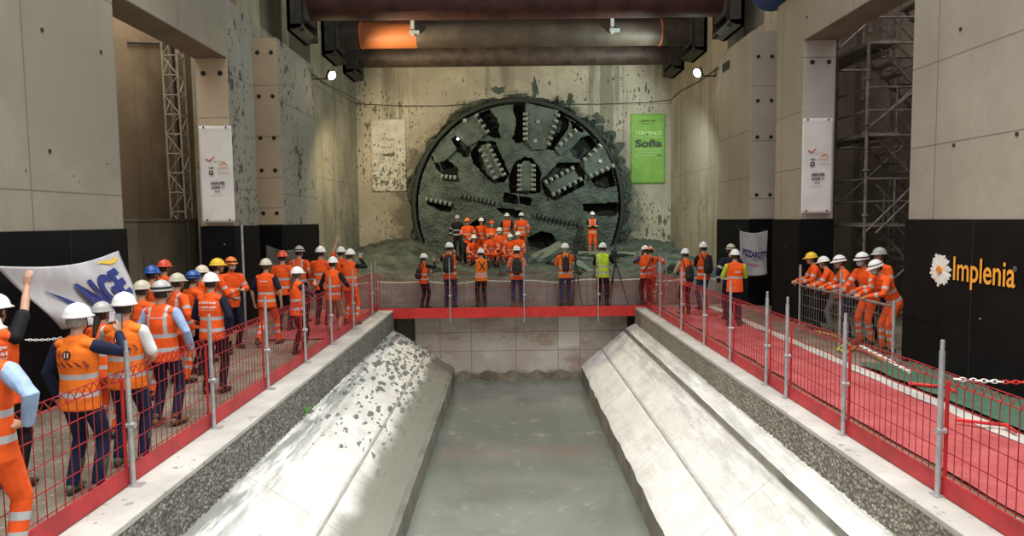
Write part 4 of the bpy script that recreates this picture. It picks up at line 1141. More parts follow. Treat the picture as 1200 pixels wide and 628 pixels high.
t = thing('sponsor_flag', 'small dull grey flag on the left pillar behind the red helmet', 'flag', (-6.1, 19.2, 1.0))
fa, fb = at(312, 287, y=19.15), at(349, 291, y=19.15)
def dull(u, v):
    return fa.lerp(fb, u) + Vector((0, -.04 * math.sin(u * 8 + v * 3), -1.0 * (1 - v) - .10 * math.sin(PI * u) * v))
o = MB().grid(20, 20, lambda u, v: dull(u, v) - t.location).build('cloth', M['dull_flag'], t, smooth=True, fix=False); o.modifiers.new('s', 'SOLIDIFY').thickness = .006
# NGE flag hung on the left wall
TLc, TRc = Vector((-5.05, 6.75, 2.10)), at(140, 293.5, x=-6.27)
BRc = at(168, 372, y=10.2); BLc = at(72, 386, y=8.2)
def nge(u, v):
    a = TLc.lerp(TRc, u); b2 = BLc.lerp(BRc, u); p = b2.lerp(a, v)
    p = p + Vector((0, 0, -.10 * math.sin(PI * u) * v)) + Vector((.05, -.03, 0)) * math.sin(u * 5 + v * 6) * (1 - v * .6)
    return p
t = thing('sponsor_flag', 'large white flag with big blue letters hanging in front of the black left wall', 'flag', tuple(TRc))
mb = MB().grid(40, 30, lambda u, v: nge(u, v) - t.location); o = mb.build('cloth', M['banner_grey'], t, smooth=True, fix=False); o.modifiers.new('s', 'SOLIDIFY').thickness = .004
ngN = (nge(.5, .5) - CAM).normalized() * -.03 + Vector((.012, -.012, 0))
def nge_quad(co, fs, q, name, mat):
    # q: four flag-space corners bl br tr tl
    def mp(x, y):
        a = Vector(q[0]).lerp(Vector(q[1]), x); b2 = Vector(q[3]).lerp(Vector(q[2]), x); c = a.lerp(b2, y)
        return nge(c.x, c.y) + ngN - t.location
    MB().add([mp(c[0], c[1]) for c in co], fs).build(name, mat, t, fix=False)
co, fs = text_mesh('NGE', 1, 1, bold=.045)
nge_quad(co, fs, [(.56, .10), (.97, .36), (.86, .80), (.40, .70)], 'lettering', M['ink_navy'])
def ribbon(pts, w):
    vs = []; fs = []
    for i, (p, ww) in enumerate(zip(pts, w)):
        d = (Vector(pts[min(i + 1, len(pts) - 1)]) - Vector(pts[max(i - 1, 0)])).normalized(); e = Vector((-d.y, d.x))
        vs += [tuple(Vector(p) + e * ww), tuple(Vector(p) - e * ww)]
        if i: k = 2 * i; fs.append((k - 2, k - 1, k + 1, k))
    return vs, fs
ID = [(0, 0), (1, 0), (1, 1), (0, 1)]
co, fs = ribbon([(.16 + .05 * i, .62 - .065 * i - .004 * i * i) for i in range(7)], [.004, .014, .022, .028, .032, .034, .03]); nge_quad(co, fs, ID, 'blue_stroke', M['ink_navy'])
co, fs = ribbon([(.70, .93), (.76, .93), (.83, .89), (.89, .88), (.93, .92)], [.002, .018, .03, .026, .03]); nge_quad(co, fs, ID, 'yellow_stroke', M['ink_yellow'])

# ---------------------------------------------------------------- left gallery: hoarding and lattice mast
t = thing('hoarding', 'dull plywood hoarding closing the lower part of the left opening', 'hoarding', (-8.0, 12, 0))
for k in range(6): MB().box(-.03, .03, k * 1.08 + .01, k * 1.08 + 1.07, 0, 2.55).build('board', M['ply'], t)
MB().box(-.06, .06, 0, 6.5, 2.55, 2.61).build('top_rail', M['ply'], t)
t = thing('lattice_mast', 'pale steel lattice mast rising behind the left opening', 'mast', (-8.55, 18.1, 0))
q = .19; Hm = 8.3
for sx_ in (-q, q):
    for sy_ in (-q, q): MB().rod((sx_, sy_, 0), (sx_ - .1, sy_, Hm), .028, 8).build('chord', M['mast'], t)
for face_ in range(4):
    mb = MB(); cs = [(-q, -q), (q, -q), (q, q), (-q, q)]; a, b2 = cs[face_], cs[(face_ + 1) % 4]
    for k in range(16):
        z0 = .3 + k * .5; z1 = z0 + .5; lo_, hi_ = (a, b2) if k % 2 else (b2, a); dx0, dx1 = -.1 * z0 / Hm, -.1 * z1 / Hm
        mb.rod((lo_[0] + dx0, lo_[1], z0), (hi_[0] + dx1, hi_[1], z1), .016, 6); mb.rod((a[0] + dx0, a[1], z0), (b2[0] + dx0, b2[1], z0), .018, 6)
    mb.build('bracing', M['mast'], t)
MB().path([(0, 0, .5), (.03, 0, 3), (-.05, 0, 5.5), (-.1, 0, 8.0)], .035).build('cable', M['cable'], t)
mb = MB(); mb.path([at(150, 50, x=-9.36), at(205, 52, x=-9.36), at(222, 52, x=-9.36)], .025); o = mb.build('wall_cable', M['cable']); tag(o, 'black cable running along the outer wall of the left opening', 'cable')
t = thing('steel_pole', 'tall thin grey pole standing by the left black pillar', 'pole', (-5.55, 14.3, 0))
MB().rod((0, 0, 0), (0, 0, 2.45), .024, 10).build('tube', M['galv'], t); MB().box(-.08, .08, -.08, .08, -.005, .01).build('base_plate', M['galv'], t)

# ---------------------------------------------------------------- right gallery: scaffold stair tower
t = thing('scaffold_stair_tower', 'dark scaffold stair tower zigzagging up behind the right opening', 'scaffold', (8.9, 17, 0))
T0 = t.location.copy()
X0, X1, Y0, Y1 = 7.95, 10.2, 15.2, 18.0
def R_(mb, a, b2, r=.03): mb.rod(Vector(a) - T0, Vector(b2) - T0, r, 8)
for x in (X0, (X0 + X1) / 2 + .2, X1):
    for y in (Y0, 16.6, Y1):
        mb = MB(); R_(mb, (x, y, 0), (x, y, 8.6), .034)
        for z in (.5, 1.5, 2.5, 3.5, 4.5, 5.5, 6.5, 7.5): mb.lathe([(.034, -.02), (.07, -.02), (.07, .02), (.034, .02)], 10, Matrix.Translation(Vector((x, y, z)) - T0))
        mb.build('standard', M['scaf'], t)
for z in (.3, 2.25, 4.25, 6.25, 8.2):
    for y in (Y0, 16.6, Y1):
        mb = MB(); R_(mb, (X0, y, z), (X1, y, z), .027); mb.build('ledger', M['scaf'], t)
    for x in (X0, X1):
        mb = MB(); R_(mb, (x, Y0, z), (x, Y1, z), .027); mb.build('ledger', M['scaf'], t)
for z in (2.25, 4.25, 6.25):
    for dz in (.55, 1.05):
        mb = MB(); R_(mb, (X0, Y0, z + dz), (X0 + 1.3, Y0, z + dz), .022); R_(mb, (X0, Y0, z + dz), (X0, Y1, z + dz), .022); mb.build('guardrail', M['scaf'], t)
    mb = MB()
    for x in (X0 + .02, X0 + .65, X0 + 1.3): R_(mb, (x, Y0, z), (x, Y0, z + 1.05), .02)
    mb.build('guardrail_post', M['scaf'], t)
    MB().box(X0 - T0.x, X0 + .75 - T0.x, Y0 - T0.y, Y1 - T0.y, z + .02, z + .07).build('platform', M['scaf'], t)
for k, z in enumerate((.25, 2.25, 4.25, 6.25)):
    mb = MB(); y = (Y1 - .3) if k % 2 else (Y0 + .35)
    R_(mb, (X0, y, z), (X1, y, z + 2), .024); mb.build('diagonal_brace', M['scaf'], t)
    # stair flight: descends from the left landing to the right
    for dy0 in (.35,):
        ya, yb = 15.6, 16.3
        fl = MB()
        A_, B_ = (X0 + .45, z + 2.0), (X1 + .1, z)
        for y in (ya, yb): R_(fl, (A_[0], y, A_[1]), (B_[0], y, B_[1]), .035)
        fo = fl.build('stair_stringer', M['scaf'], t)
        st = MB()
        for q_ in range(9):
            f = (q_ + .5) / 9; x = A_[0] + (B_[0] - A_[0]) * f; zz = A_[1] + (B_[1] - A_[1]) * f
            st.box(x - .13 - T0.x, x + .13 - T0.x, ya - T0.y, yb - T0.y, zz - .02, zz + .02)
        st.build('stair_treads', M['scaf'], t)
        rl = MB()
        for dz in (.5, .95): R_(rl, (A_[0], ya, A_[1] + dz), (B_[0], ya, B_[1] + dz), .02)
        for f in (.1, .5, .9): x = A_[0] + (B_[0] - A_[0]) * f; zz = A_[1] + (B_[1] - A_[1]) * f; R_(rl, (x, ya, zz), (x, ya, zz + .95), .018)
        rl.build('handrail', M['scaf'], t)
mb = MB(); R_(mb, (X0, Y0, 2.1), (X1 + .3, Y0, 4.6), .026); R_(mb, (X0 + .2, Y0 - .1, 2.1), (X1 + .3, Y0 - .1, 4.4), .024); R_(mb, (X0, Y0, 4.4), (X1 + .3, Y0, 6.4), .024); mb.build('diagonal_brace', M['scaf'], t)
o = MB().rod((7.75, 12.4, 0), (7.75, 12.4, 6.45), .045, 12).build('steel_prop', M['scaf'])
bpy.data.objects.remove(o)

# ---------------------------------------------------------------- right walkway
def strip(name, x0, x1, y0, y1, z, mat, label=None, cat=None, seed=0, kind=None):
    r5 = random.Random(seed)
    mb = MB().grid(8, 90, lambda u, v: (x0 + (x1 - x0) * u + .012 * math.sin(v * 60 + seed), y0 + (y1 - y0) * v, z + .008 * math.sin(u * 9 + v * 70) + .005 * r5.random()))
    o = mb.build(name, mat, smooth=True, fix=False)
    if kind: o['kind'] = kind
    else: tag(o, label, cat)
    return o
strip('red_carpet', 4.22, 5.50, 3, 18.8, .018, M['carpet'], 'long red felt carpet along the right walkway', 'carpet')
strip('trim_8', 5.50, 5.74, 2, 18.8, .022, M['kerb_top'], kind='structure', seed=2)
strip('debris_netting', 5.80, 6.72, 3, 11.2, .05, M['net'], 'green netting laid along the foot of the black right wall', 'netting', seed=3)
strip('red_carpet', -5.2, -3.76, 14.4, 18.9, .012, M['carpet'], 'short red felt carpet at the far end of the left walkway', 'carpet', seed=4)
pts = [at(u, v, z=.05) for u, v in ((955, 388), (975, 392), (990, 399), (1000, 408), (992, 413), (982, 409), (990, 403), (1012, 410), (1034, 421))]
tag(MB().path(pts, .022).build('garden_hose', M['hose']), 'yellow hose lying on the floor below the people at the guard rail', 'hose')
for k, (u, v) in enumerate(((1100, 455), (1165, 500))):
    p = at(u, v, z=.075); tag(MB().path([p + Vector((-.25, .3, 0)), p + Vector((0, .1, .01)), p + Vector((.18, .05, 0)), p + Vector((.1, -.2, 0))], .022).build('strap', M['red']), ('red strap on the green netting, the farther one', 'red strap on the green netting, the nearer one')[k], 'strap')

# ---------------------------------------------------------------- edge protection fences
def post(x, y, label, h=1.4, zb=0.0, lean=0, base=True, group=None, r=.024):
    t = thing('fence_post', label, 'post', (x, y, zb), group=group)
    MB().rod((0, 0, 0), (lean, 0, h * .93), r, 10).build('tube', M['galv'], t)
    MB().rod((lean * .93, 0, h * .93), (lean, 0, h), r * .75, 10).build('spigot', M['galv'], t)
    if base: MB().box(-.05, .10, -.05, .05, -.002, .012).build('base_plate', M['galv'], t)
    MB().rod((lean * .4 - .03, -.0, h * .42), (lean * .4 + .05, 0, h * .42), .03, 8).build('clamp', M['galv'], t)
    return t
def barrier(a, b2, label, side, group, zb=0.0, toe_h=.17, toe_mat='red_toe', fold=True, toe_y=0):
    """wire mesh panel from a to b (x,y); side = outward normal sign"""
    a = Vector((a[0], a[1], zb)); b2 = Vector((b2[0], b2[1], zb)); t = thing('safety_barrier', label, 'barrier', tuple(a), group=group)
    d = b2 - a; L_ = d.length; d.normalize(); nn = Vector((-d.y, d.x, 0)) * side
    def q(s_, z, o_=0): return d * s_ + nn * o_ + Vector((0, 0, z))
    Mx = Matrix((d, nn, Vector((0, 0, 1)))).transposed()
    MB().cbox(q(L_ / 2, toe_h / 2 + .01 + toe_y, 0), L_, .02, toe_h, Mx).build('toe_board', M[toe_mat], t)
    mb = MB(); n = round(L_ / .11); r_ = .0042
    for i in range(n + 1):
        s_ = .02 + (L_ - .04) * i / n
        mb.rod(q(s_, .15, .016), q(s_, 1.02, .016), r_, 4, cap=False)
        if fold: mb.rod(q(s_, 1.02, .016), q(s_, 1.09, .07), r_, 4, cap=False); mb.rod(q(s_, 1.09, .07), q(s_, .99, .11), r_, 4, cap=False)
    for z in (.20, .40, .62, .84, 1.02): mb.rod(q(0, z, .022), q(L_, z, .022), r_ * 1.25, 4, cap=False)
    if fold:
        for z, o_ in ((1.09, .07), (.99, .11)): mb.rod(q(0, z, o_), q(L_, z, o_), r_ * 1.25, 4, cap=False)
    mb.build('wire_mesh', M['red_dark'], t, fix=False)
    for s_ in (.01, L_ - .01): MB().rod(q(s_, .02, .02), q(s_, 1.03, .02), .011, 6).build('end_wire', M['red'], t)
    return t
XFL, XFR = -3.66, 3.84
ly = [4.6, 6.4, 8.2, 10.1, 12.0, 13.8, 15.8, 18.0]
llab = ['grey fence post nearest the camera on the left walkway'] + [None] * 7
desc_l = {4.6: 'left walkway fence post outside the picture edge', 6.4: 'left walkway fence post in front of the man raising a phone', 8.2: 'left walkway fence post, second from the camera, before dark trousers', 10.1: 'left walkway fence post beside the worker in full orange',
          12.0: 'left walkway fence post in front of the person filming in a maroon sleeve', 13.8: 'left walkway fence post in front of the khaki shorts', 15.8: 'left walkway fence post before the man with raised camera', 18.0: 'left walkway fence post just before the far corner'}
for i, y in enumerate(ly):
    if i: post(XFL + .04, y, desc_l[y], group='left walkway fence posts')
    y2 = ly[i + 1] if i + 1 < len(ly) else 19.0
    nm = ['nearest the camera', 'second from the camera', 'third from the camera', 'fourth from the camera', 'fifth from the camera', 'sixth from the camera', 'seventh from the camera', 'last before the platform'][i]
    barrier((XFL, y), (XFL, y2), 'red wire mesh barrier on the left walkway, ' + nm, 1, 'left walkway barriers')
ry = [4.3, 5.9, 7.62, 9.22, 9.95, 11.6, 13.15, 14.9, 17.0]
rdesc = ['', 'tall galvanised post nearest the camera on the right walkway', 'galvanised post, second from the camera on the right walkway', 'galvanised post, third on the right walkway, nearer of a close pair', 'galvanised post, fourth on the right walkway, farther of a close pair', 'galvanised post on the right walkway in front of the green sleeved man',
         'galvanised post on the right walkway right of the blue jeans', 'galvanised post on the right walkway in front of the beige sleeve', 'galvanised post on the right walkway at its far end']
for i, y in enumerate(ry):
    if i: post(XFR - .04, y, rdesc[i], group='right walkway fence posts')
    y2 = ry[i + 1] if i + 1 < len(ry) else 19.0
    nm = ['nearest the camera', 'second from the camera', 'third from the camera', 'short one between the close posts', 'fifth from the camera', 'sixth from the camera', 'seventh from the camera', 'eighth from the camera', 'last before the platform'][i]
    barrier((XFR, y), (XFR, y2), 'red wire mesh barrier on the right walkway, ' + nm, -1, 'right walkway barriers')
# the crossing at the head of the trench
cx_ = [-3.62, -1.64, .43, 2.50, 4.25]
cn = ['at its left end', 'left of centre', 'right of centre', 'at its right end']
for i in range(4):
    barrier((cx_[i], 19.0), (cx_[i + 1], 19.0), 'red barrier with bright toe board across the trench end, ' + cn[i], 1, 'barriers across the trench end', zb=0.0, toe_h=.29, toe_mat='red', fold=False, toe_y=-.25)
    post(cx_[i] if i else -3.7, 18.93, ['thin post at the left end of the trench crossing', 'thin post in front of the man with black backpack, left on the crossing', 'thin post beside the jeans at the middle of the crossing', 'thin post in front of the yellow vest on the crossing'][i], zb=-.38 if i else 0, h=1.45 if not i else 1.83, base=False, group='posts of the trench crossing', r=.018)
post(4.05, 18.9, 'leaning thin post by the bending photographer', h=1.5, lean=.16, base=False, group='posts of the trench crossing', r=.018)
post(4.40, 18.95, 'upright thin post right of the leaning one at the corner', h=1.5, base=False, group='posts of the trench crossing', r=.018)
# dark guard rail in the right opening
t = thing('guard_rail', 'dark steel mesh guard rail the workers lean over in the right opening', 'railing', (6.3, 11.05, 0))
mb = MB(); mb.rod((0, 0, 1.0), (0, 3.6, 1.0), .024, 8); mb.build('top_rail', M['scaf'], t)
mb = MB()
for i in range(33): mb.rod((0, .02 + i * .111, .1), (0, .02 + i * .111, 1.0), .005, 4, cap=False)
for z in (.12, .35, .6, .82): mb.rod((0, 0, z), (0, 3.6, z), .006, 4)
mb.build('wire_mesh', M['scaf'], t)
for y in (0, 1.8, 3.6): MB().rod((0, y, 0), (0, y, 1.45 if y > 1 else 1.1), .026, 8).build('post', M['galv'], t)
# plastic chains
def chain(pts, n, label, cols=('white', 'red'), blk=6):
    t = thing('plastic_chain', label, 'chain', tuple(pts[0]))
    P_ = [Vector(p) for p in pts]
    def pos(f):
        g = f * (len(P_) - 1); i = min(int(g), len(P_) - 2); return P_[i].lerp(P_[i + 1], g - i)
    for k in range(n):
        c = pos((k + .5) / n); d = (pos(min(1, (k + 1) / n)) - pos(k / n)); L_ = d.length * .72; d.normalize()
        e = d.cross(Vector((0, 0, 1))).normalized(); g = d.cross(e)
        if k % 2: e = g
        lp = [c + d * L_ * math.cos(a) + e * L_ * .5 * math.sin(a) - t.location for a in [i * PI / 5 for i in range(11)]]
        MB().path(lp, L_ * .16, 5).build('link', M['ink_white'] if cols[(k // blk) % len(cols)] == 'white' else M['red'], t)
def sag(a, b2, s, n=14):
    a = Vector(a); b2 = Vector(b2); return [a.lerp(b2, i / n) - Vector((0, 0, s * 4 * (i / n) * (1 - i / n))) for i in range(n + 1)]
pa = at(1119, 444, x=XFR - .02)
chain(sag(pa, (6.74, 5.6, 1.45), .16), 66, 'red and white plastic chain from the near right post to the black wall', blk=9)
chain(sag(at(1009, 405, x=3.93), at(1067, 436, x=3.93), .0), 22, 'white plastic chain piece hanging beside the third barrier from the camera', ('white',))
chain(sag(at(30, 398, y=6.3), at(72, 396, y=6.3), .01), 12, 'short white chain by the shoulder of the man raising a phone', ('white',))
# ================================================================ THE PEOPLE
def PX(u, D): return at(u, 257, y=D).x
def who(u, D, H, label, rz=-.15, z=0.0, **k):
    vox = .009 if D < 9 else (.013 if D < 17 else .016)
    return person(label, PX(u, D), D, z, rz, H, voxel=k.pop('voxel', vox), **k)

# ---- left walkway, nearest first
p = who(-15, 6.3, 1.86, 'person at the left picture edge in orange vest raising one arm to the flag corner', rz=-.05, col=ORANGE, shirt=BLACK, sleeves='short',
        arms=('down', ((-.12, .42, .62), 'fwd', (0, .2, 1), .5)), legs=BLACK, helmet='white')
print_back(p, 'bouge', .02, .395, .15, .045, M['ink_white'], .02); print_back(p, 'aussi', .04, .345, .13, .036, M['ink_white'], .02); print_back(p, '/////////', .02, .305, .15, .022, M['ink_white'], .01)
p = who(-34, 4.7, 1.90, 'person cut by the left picture edge in orange trousers with light blue sleeve', rz=.0, col=ORANGE, shirt=SKY, arms=('down', 'hip'), legs=ORANGE, helmet='white')
p = who(82, 6.25, 1.77, 'person in orange vest marked 11 with dark sleeves raising a phone', rz=-.12, col=ORANGE_L, shirt=(.012, .018, .05), arms=('down', ((-.02, .36, .06), 'in', (0, .25, 1), .8)), legs=(.012, .022, .06), helmet='white', boots='rubber', hair='grey')
hold_phone(p, 1, 'phone held up by the person in the vest marked 11 with dark sleeves')
def print11(p):
    print_back(p, None, 0, 0, 0, 0, M['ink_dull'], shape=disc_shape(-.100, .40, .038, 24, .005), part='ring_mark')
    print_back(p, 'M', -.120, .384, .040, .032, M['ink_dull'], .01)
    print_back(p, None, 0, 0, 0, 0, M['ink_brown'], shape=disc_shape(-.008, .40, .043, 24), part='disc_mark')
    b_ = print_back(p, '11', -.029, .378, .042, .044, M['ink_white'], .03)
    for v in b_.data.vertices: v.co -= (p['S'] @ Vector((0, 1, 0))) * .004
    for i in range(5):
        x = -.145 + i * .066; print_back(p, None, 0, 0, 0, 0, M['ink_brown'], shape=([(x, .338), (x + .022, .338), (x + .066, .292), (x + .044, .292)], [(0, 1, 2, 3)]), part='hatch_mark')
    print_back(p, 'METRO LIGNE ONZE', -.08, .345, .22, .012, M['ink_dull'])
    print_back(p, 'rosny bois perrier', -.12, .272, .26, .012, M['ink_dull'])
print11(p)
p = who(139, 7.0, 1.79, 'person in orange vest marked 11 with white short sleeves and rubber boots', rz=.05, col=ORANGE_L, shirt=WHITE, sleeves='short', arms=(((-.02, .30, .0), 'in', (0, .2, 1), .7), 'side_in'), legs=(.014, .024, .065), helmet='white', boots='rubber', hair='dark')
print11(p)
who(112, 7.9, 1.60, 'short person with pale grey helmet half hidden between the two vests marked 11', rz=-.2, col=ORANGE, shirt=ORANGE, arms=('side_in', 'bent'), legs=ORANGE, helmet='grey', gender='f')
p = who(184, 8.35, 1.80, 'person in strapped orange vest with light blue sleeves and black ear gear', rz=-.1, col=ORANGE, shirt=SKY, arms=('down', ((.16, .05, -.46), 'in', None, .4)), braces=True, legs=(.014, .022, .055), helmet='grey', goggles=True, hair='dark', boots='brown')
print_back(p, 'CONDUCTEUR', -.09, .41, .18, .025, M['ink_white'], .01)
p = who(243, 9.95, 1.77, 'person in black trousers whose orange vest has white writing', rz=-.1, col=ORANGE, shirt=NAVY, arms=('side_in', 'down'), legs=BLACK, helmet='white', hair='dark')
print_back(p, 'le GRAND bouge', -.13, .405, .26, .042, M['ink_white'], .02); print_back(p, 'le métro aussi', -.12, .35, .25, .036, M['ink_white'], .02); print_back(p, 'grand paris express', -.13, .315, .25, .02, M['ink_white'])
who(161, 9.6, 1.70, 'person with beige helmet beside the flag, leftmost of the back cluster', rz=-.3, top='jacket', col=ORANGE, legs=ORANGE, helmet='beige')
who(174, 11.6, 1.78, 'person with blue helmet behind the beige helmets', rz=-.4, top='jacket', col=ORANGE, legs=NAVY, helmet='blue')
who(189, 13.0, 1.80, 'person with orange-red helmet, tallest at the back of the left cluster', rz=-.4, top='jacket', col=ORANGE, legs=NAVY, helmet='red', headlamp=True)
who(203, 10.6, 1.72, 'person with beige helmet right of the light blue sleeves', rz=-.5, top='jacket', col=ORANGE, legs=ORANGE, helmet='beige', braces=True)
who(222, 11.2, 1.72, 'person with blue helmet and raised collar left of the white writing', rz=-.6, top='jacket', col=ORANGE, legs=NAVY, helmet='blue', arms=('bent', 'bent'), goggles=True)
who(233, 12.2, 1.74, 'person with cream helmet behind the vest with white writing', rz=-.4, top='jacket', col=ORANGE, legs=ORANGE, helmet='cream')
who(251, 12.9, 1.82, 'person with yellow helmet behind the vest with white writing', rz=-.9, top='jacket', col=ORANGE, legs=NAVY, helmet='yellow', arms=('bent', 'bent'))
who(268, 13.5, 1.82, 'person with orange helmet and face mask turned towards the camera', rz=-2.3, top='jacket', col=ORANGE, legs=NAVY, helmet='orange', mask=plain('white_mask_paper', (.6, .6, .6), .8), arms=('bent', 'side_in'), goggles=True)
p = who(309, 13.75, 1.78, 'person in full orange workwear with cream helmet walking along the left walkway', rz=-.12, col=ORANGE, shirt=NAVY, sleeves='short', arms=(((.12, .04, -.50), 'in', None, .6), ((.12, .02, -.50), 'in', None, .6)), legs=ORANGE, helmet='cream', hair='brown', nvest=(.02, .17), stance='walk')
print_back(p, 'travaux', -.08, .40, .17, .03, M['ink_white'], .02)
who(329, 15.6, 1.84, 'person with red helmet and orange jacket in front of the dark flag', rz=-.1, top='jacket', col=ORANGE, legs=NAVY, helmet='red', arms=('side_in', 'down'), headlamp=True)
who(349, 16.9, 1.90, 'person with dark grey helmet and braced orange jacket', rz=-.2, top='jacket', col=ORANGE, legs=NAVY, helmet='grey', braces=True, goggles=True)
p = who(345, 12.75, 1.66, 'person with white helmet and maroon sleeves filming with a small camera', rz=-.75, col=ORANGE, shirt=MAROON, arms=('bent', ((.0, .32, -.02), 'in', (0, .3, 1), .7)), legs=BLACK, helmet='white', hair='brown', gender='f')
hold_phone(p, 1, 'small camera held by the person with maroon sleeves', landscape=True)
who(374, 16.4, 1.90, 'person with white helmet and orange jacket left of the khaki shorts', rz=-.2, top='jacket', col=ORANGE, legs=NAVY, helmet='white', arms=('bent', 'bent'))
who(388, 15.0, 1.72, 'person in khaki shorts with orange vest and black sleeves', rz=-.25, col=ORANGE, shirt=BLACK, legs=(KHAKI, 'shorts'), arms=('down', ((.1, .2, -.30), 'in', None, .5)), helmet='white', boots='leather', hair='dark')
p = who(408, 16.4, 1.83, 'person with both arms raised filming with a blue camera', rz=-.35, col=ORANGE, shirt=BLACK, arms=('face', ((-.08, .32, .14), 'in', (0, .3, 1), .7)), legs=ORANGE, helmet='white', lean=.06)
o = hold_phone(p, 1, 'blue video camera held high at the far end of the left walkway', landscape=True); o['category'] = 'camera'; o.name = 'video_camera'; [ch.data.materials.clear() or ch.data.materials.append(M['blue_duct']) for ch in bpy.data.objects if ch.parent == o and ch.name.startswith('case')]
who(398, 17.6, 1.84, 'person behind the raised camera holding a bare hand up high', rz=-.2, col=ORANGE, shirt=ORANGE, sleeves='short', arms=(((.0, .15, .50), 'fwd', (0, .1, 1), .2), 'down'), legs=NAVY, helmet='white')

# ---- on the trench crossing, left to right
DC = 19.38
p = who(495, DC, 1.56, 'short person leftmost on the crossing holding up a phone, with black bag', rz=-.75, col=ORANGE, shirt=BLACK, arms=('bent', ((-.05, .36, .10), 'in', (0, .3, 1), .8)), legs=BLACK, helmet='white', gender='f')
hold_phone(p, 1, 'bright phone held up by the leftmost person on the crossing'); backpack(p, 'black bag on the back of the leftmost person on the crossing', w=.24, h=.34)
p = who(526, DC, 1.86, 'tall person with black backpack and dark blue trousers on the crossing', rz=-.1, col=ORANGE, shirt=BLACK, arms=('face', 'face'), legs=(.03, .03, .075), helmet='white')
backpack(p, 'large black backpack of the tall person left on the crossing', w=.32, h=.46)
p = who(563, DC, 1.68, 'person in braced orange vest and black trousers taking a photo on the crossing', rz=.25, col=ORANGE_L, shirt=BLACK, arms=('phone', 'phone_hi'), legs=BLACK, helmet='white', head=(-.2, .05), nvest=(.03, .12))
mb = MB(); q = p['sp']
for sd in (-1, 1): mb.path([q(.50, -.125, sd * .10), q(.34, -.150, 0), q(.22, -.145, -sd * .08)], .014, 6)
mb.build('camera_strap', BLACKP, p['root'])
p = who(605, DC, 1.74, 'person in blue jeans with black backpack at the middle of the crossing', rz=.0, col=ORANGE, shirt=PINK, sleeves='short', arms=('bent', 'bent'), legs=JEANS, helmet='white', boots='brown')
backpack(p, 'black backpack with pocket of the person in jeans at mid crossing', w=.30, h=.44)
p = who(662, DC, 1.80, 'person in blue jeans and orange vest with slim black backpack', rz=.0, col=ORANGE_L, shirt=ORANGE, sleeves='short', arms=('bent', 'face'), legs=JEANS, helmet='white', hair='grey')
backpack(p, 'slim black drawstring bag on the orange vest right of centre', w=.22, h=.42, d=.08)
p = who(706, DC, 1.80, 'cameraman in yellow high visibility vest and dark trousers', rz=-.25, col=YELLOW, shirt=BLACK, sleeves='short', arms=('bent', ((.02, .36, -.12), 'down', None, .6)), legs=NAVY, helmet='white')
def tripod(x, y, z, h, label, spread=.38):
    t = thing('camera_tripod', label, 'tripod', (x, y, z))
    for k in range(3):
        a = PI / 2 + .5 + k * 2 * PI / 3
        f = Vector((spread * math.cos(a), spread * .8 * math.sin(a), 0)); MB().rod((0, 0, h * .88), f * .5 + Vector((0, 0, h * .44)), .017, 8).rod(f * .5 + Vector((0, 0, h * .44)), f, .011, 8).build('leg', BLACKP, t)
    MB().rod((0, 0, h * .75), (0, 0, h), .018, 8).build('centre_column', BLACKP, t)
    MB().cbox((0, 0, h * .88), .09, .09, .06).build('collar', BLACKP, t, bevel=.01); MB().rod((0, 0, h * .97), (.05, -.28, h * .9), .008, 6).build('pan_handle', BLACKP, t)
    return t
def vcam(x, y, z, label):
    t = thing('video_camera', label, 'camera', (x, y, z))
    MB().cbox((0, 0, .08), .11, .28, .13).build('camera_body', BLACKP, t, bevel=.012); MB().rod((0, .14, .08), (0, .27, .08), .045, 16).rod((0, .27, .08), (0, .30, .08), .055, 16).build('lens', BLACKP, t)
    MB().path([(0, -.1, .14), (0, -.08, .20), (0, .08, .20), (0, .10, .14)], .012).build('handle', BLACKP, t); MB().rod((.03, .02, .21), (.03, .16, .21), .02, 10).build('microphone', BLACKP, t); MB().cbox((-.09, -.03, .10), .07, .01, .05).build('viewfinder_screen', BLACKP, t)
    return t
xt = PX(721, 19.5); tripod(xt, 19.5, 0, 1.42, 'black camera tripod beside the cameraman in yellow'); vcam(xt - .02, 19.5, 1.43, 'black video camera on the tripod beside the cameraman in yellow')
xt = PX(674, 19.58); tripod(xt, 19.55, 0, 1.50, 'black tripod partly behind the person with the slim black bag', .18); vcam(xt, 19.55, 1.51, 'black video camera above the shoulder of the person with the slim bag')
p = who(757, 19.25, 1.72, 'photographer bending forward with a black strap across the orange vest', rz=.1, col=ORANGE, shirt=PLUM, arms=('face', 'face'), legs=MAROON, helmet='white', lean=.12, head=(0, .2))
mb = MB(); q = p['sp']; mb.path([q(.48, -.13, .13), q(.25, -.165, .0), q(.05, -.155, -.14)], .018, 6); mb.build('bag_strap', BLACKP, p['root'])
who(763, 19.48, 1.70, 'person in orange jacket with raised arms hidden behind the bending photographer', rz=.0, top='jacket', col=ORANGE, arms=(((.12, .22, .05), 'in', (0, .3, 1), .6), ((.16, .2, .05), 'in', (0, .3, 1), .6)), legs=ORANGE, helmet='orange', lean=.25, head=(0, .3))

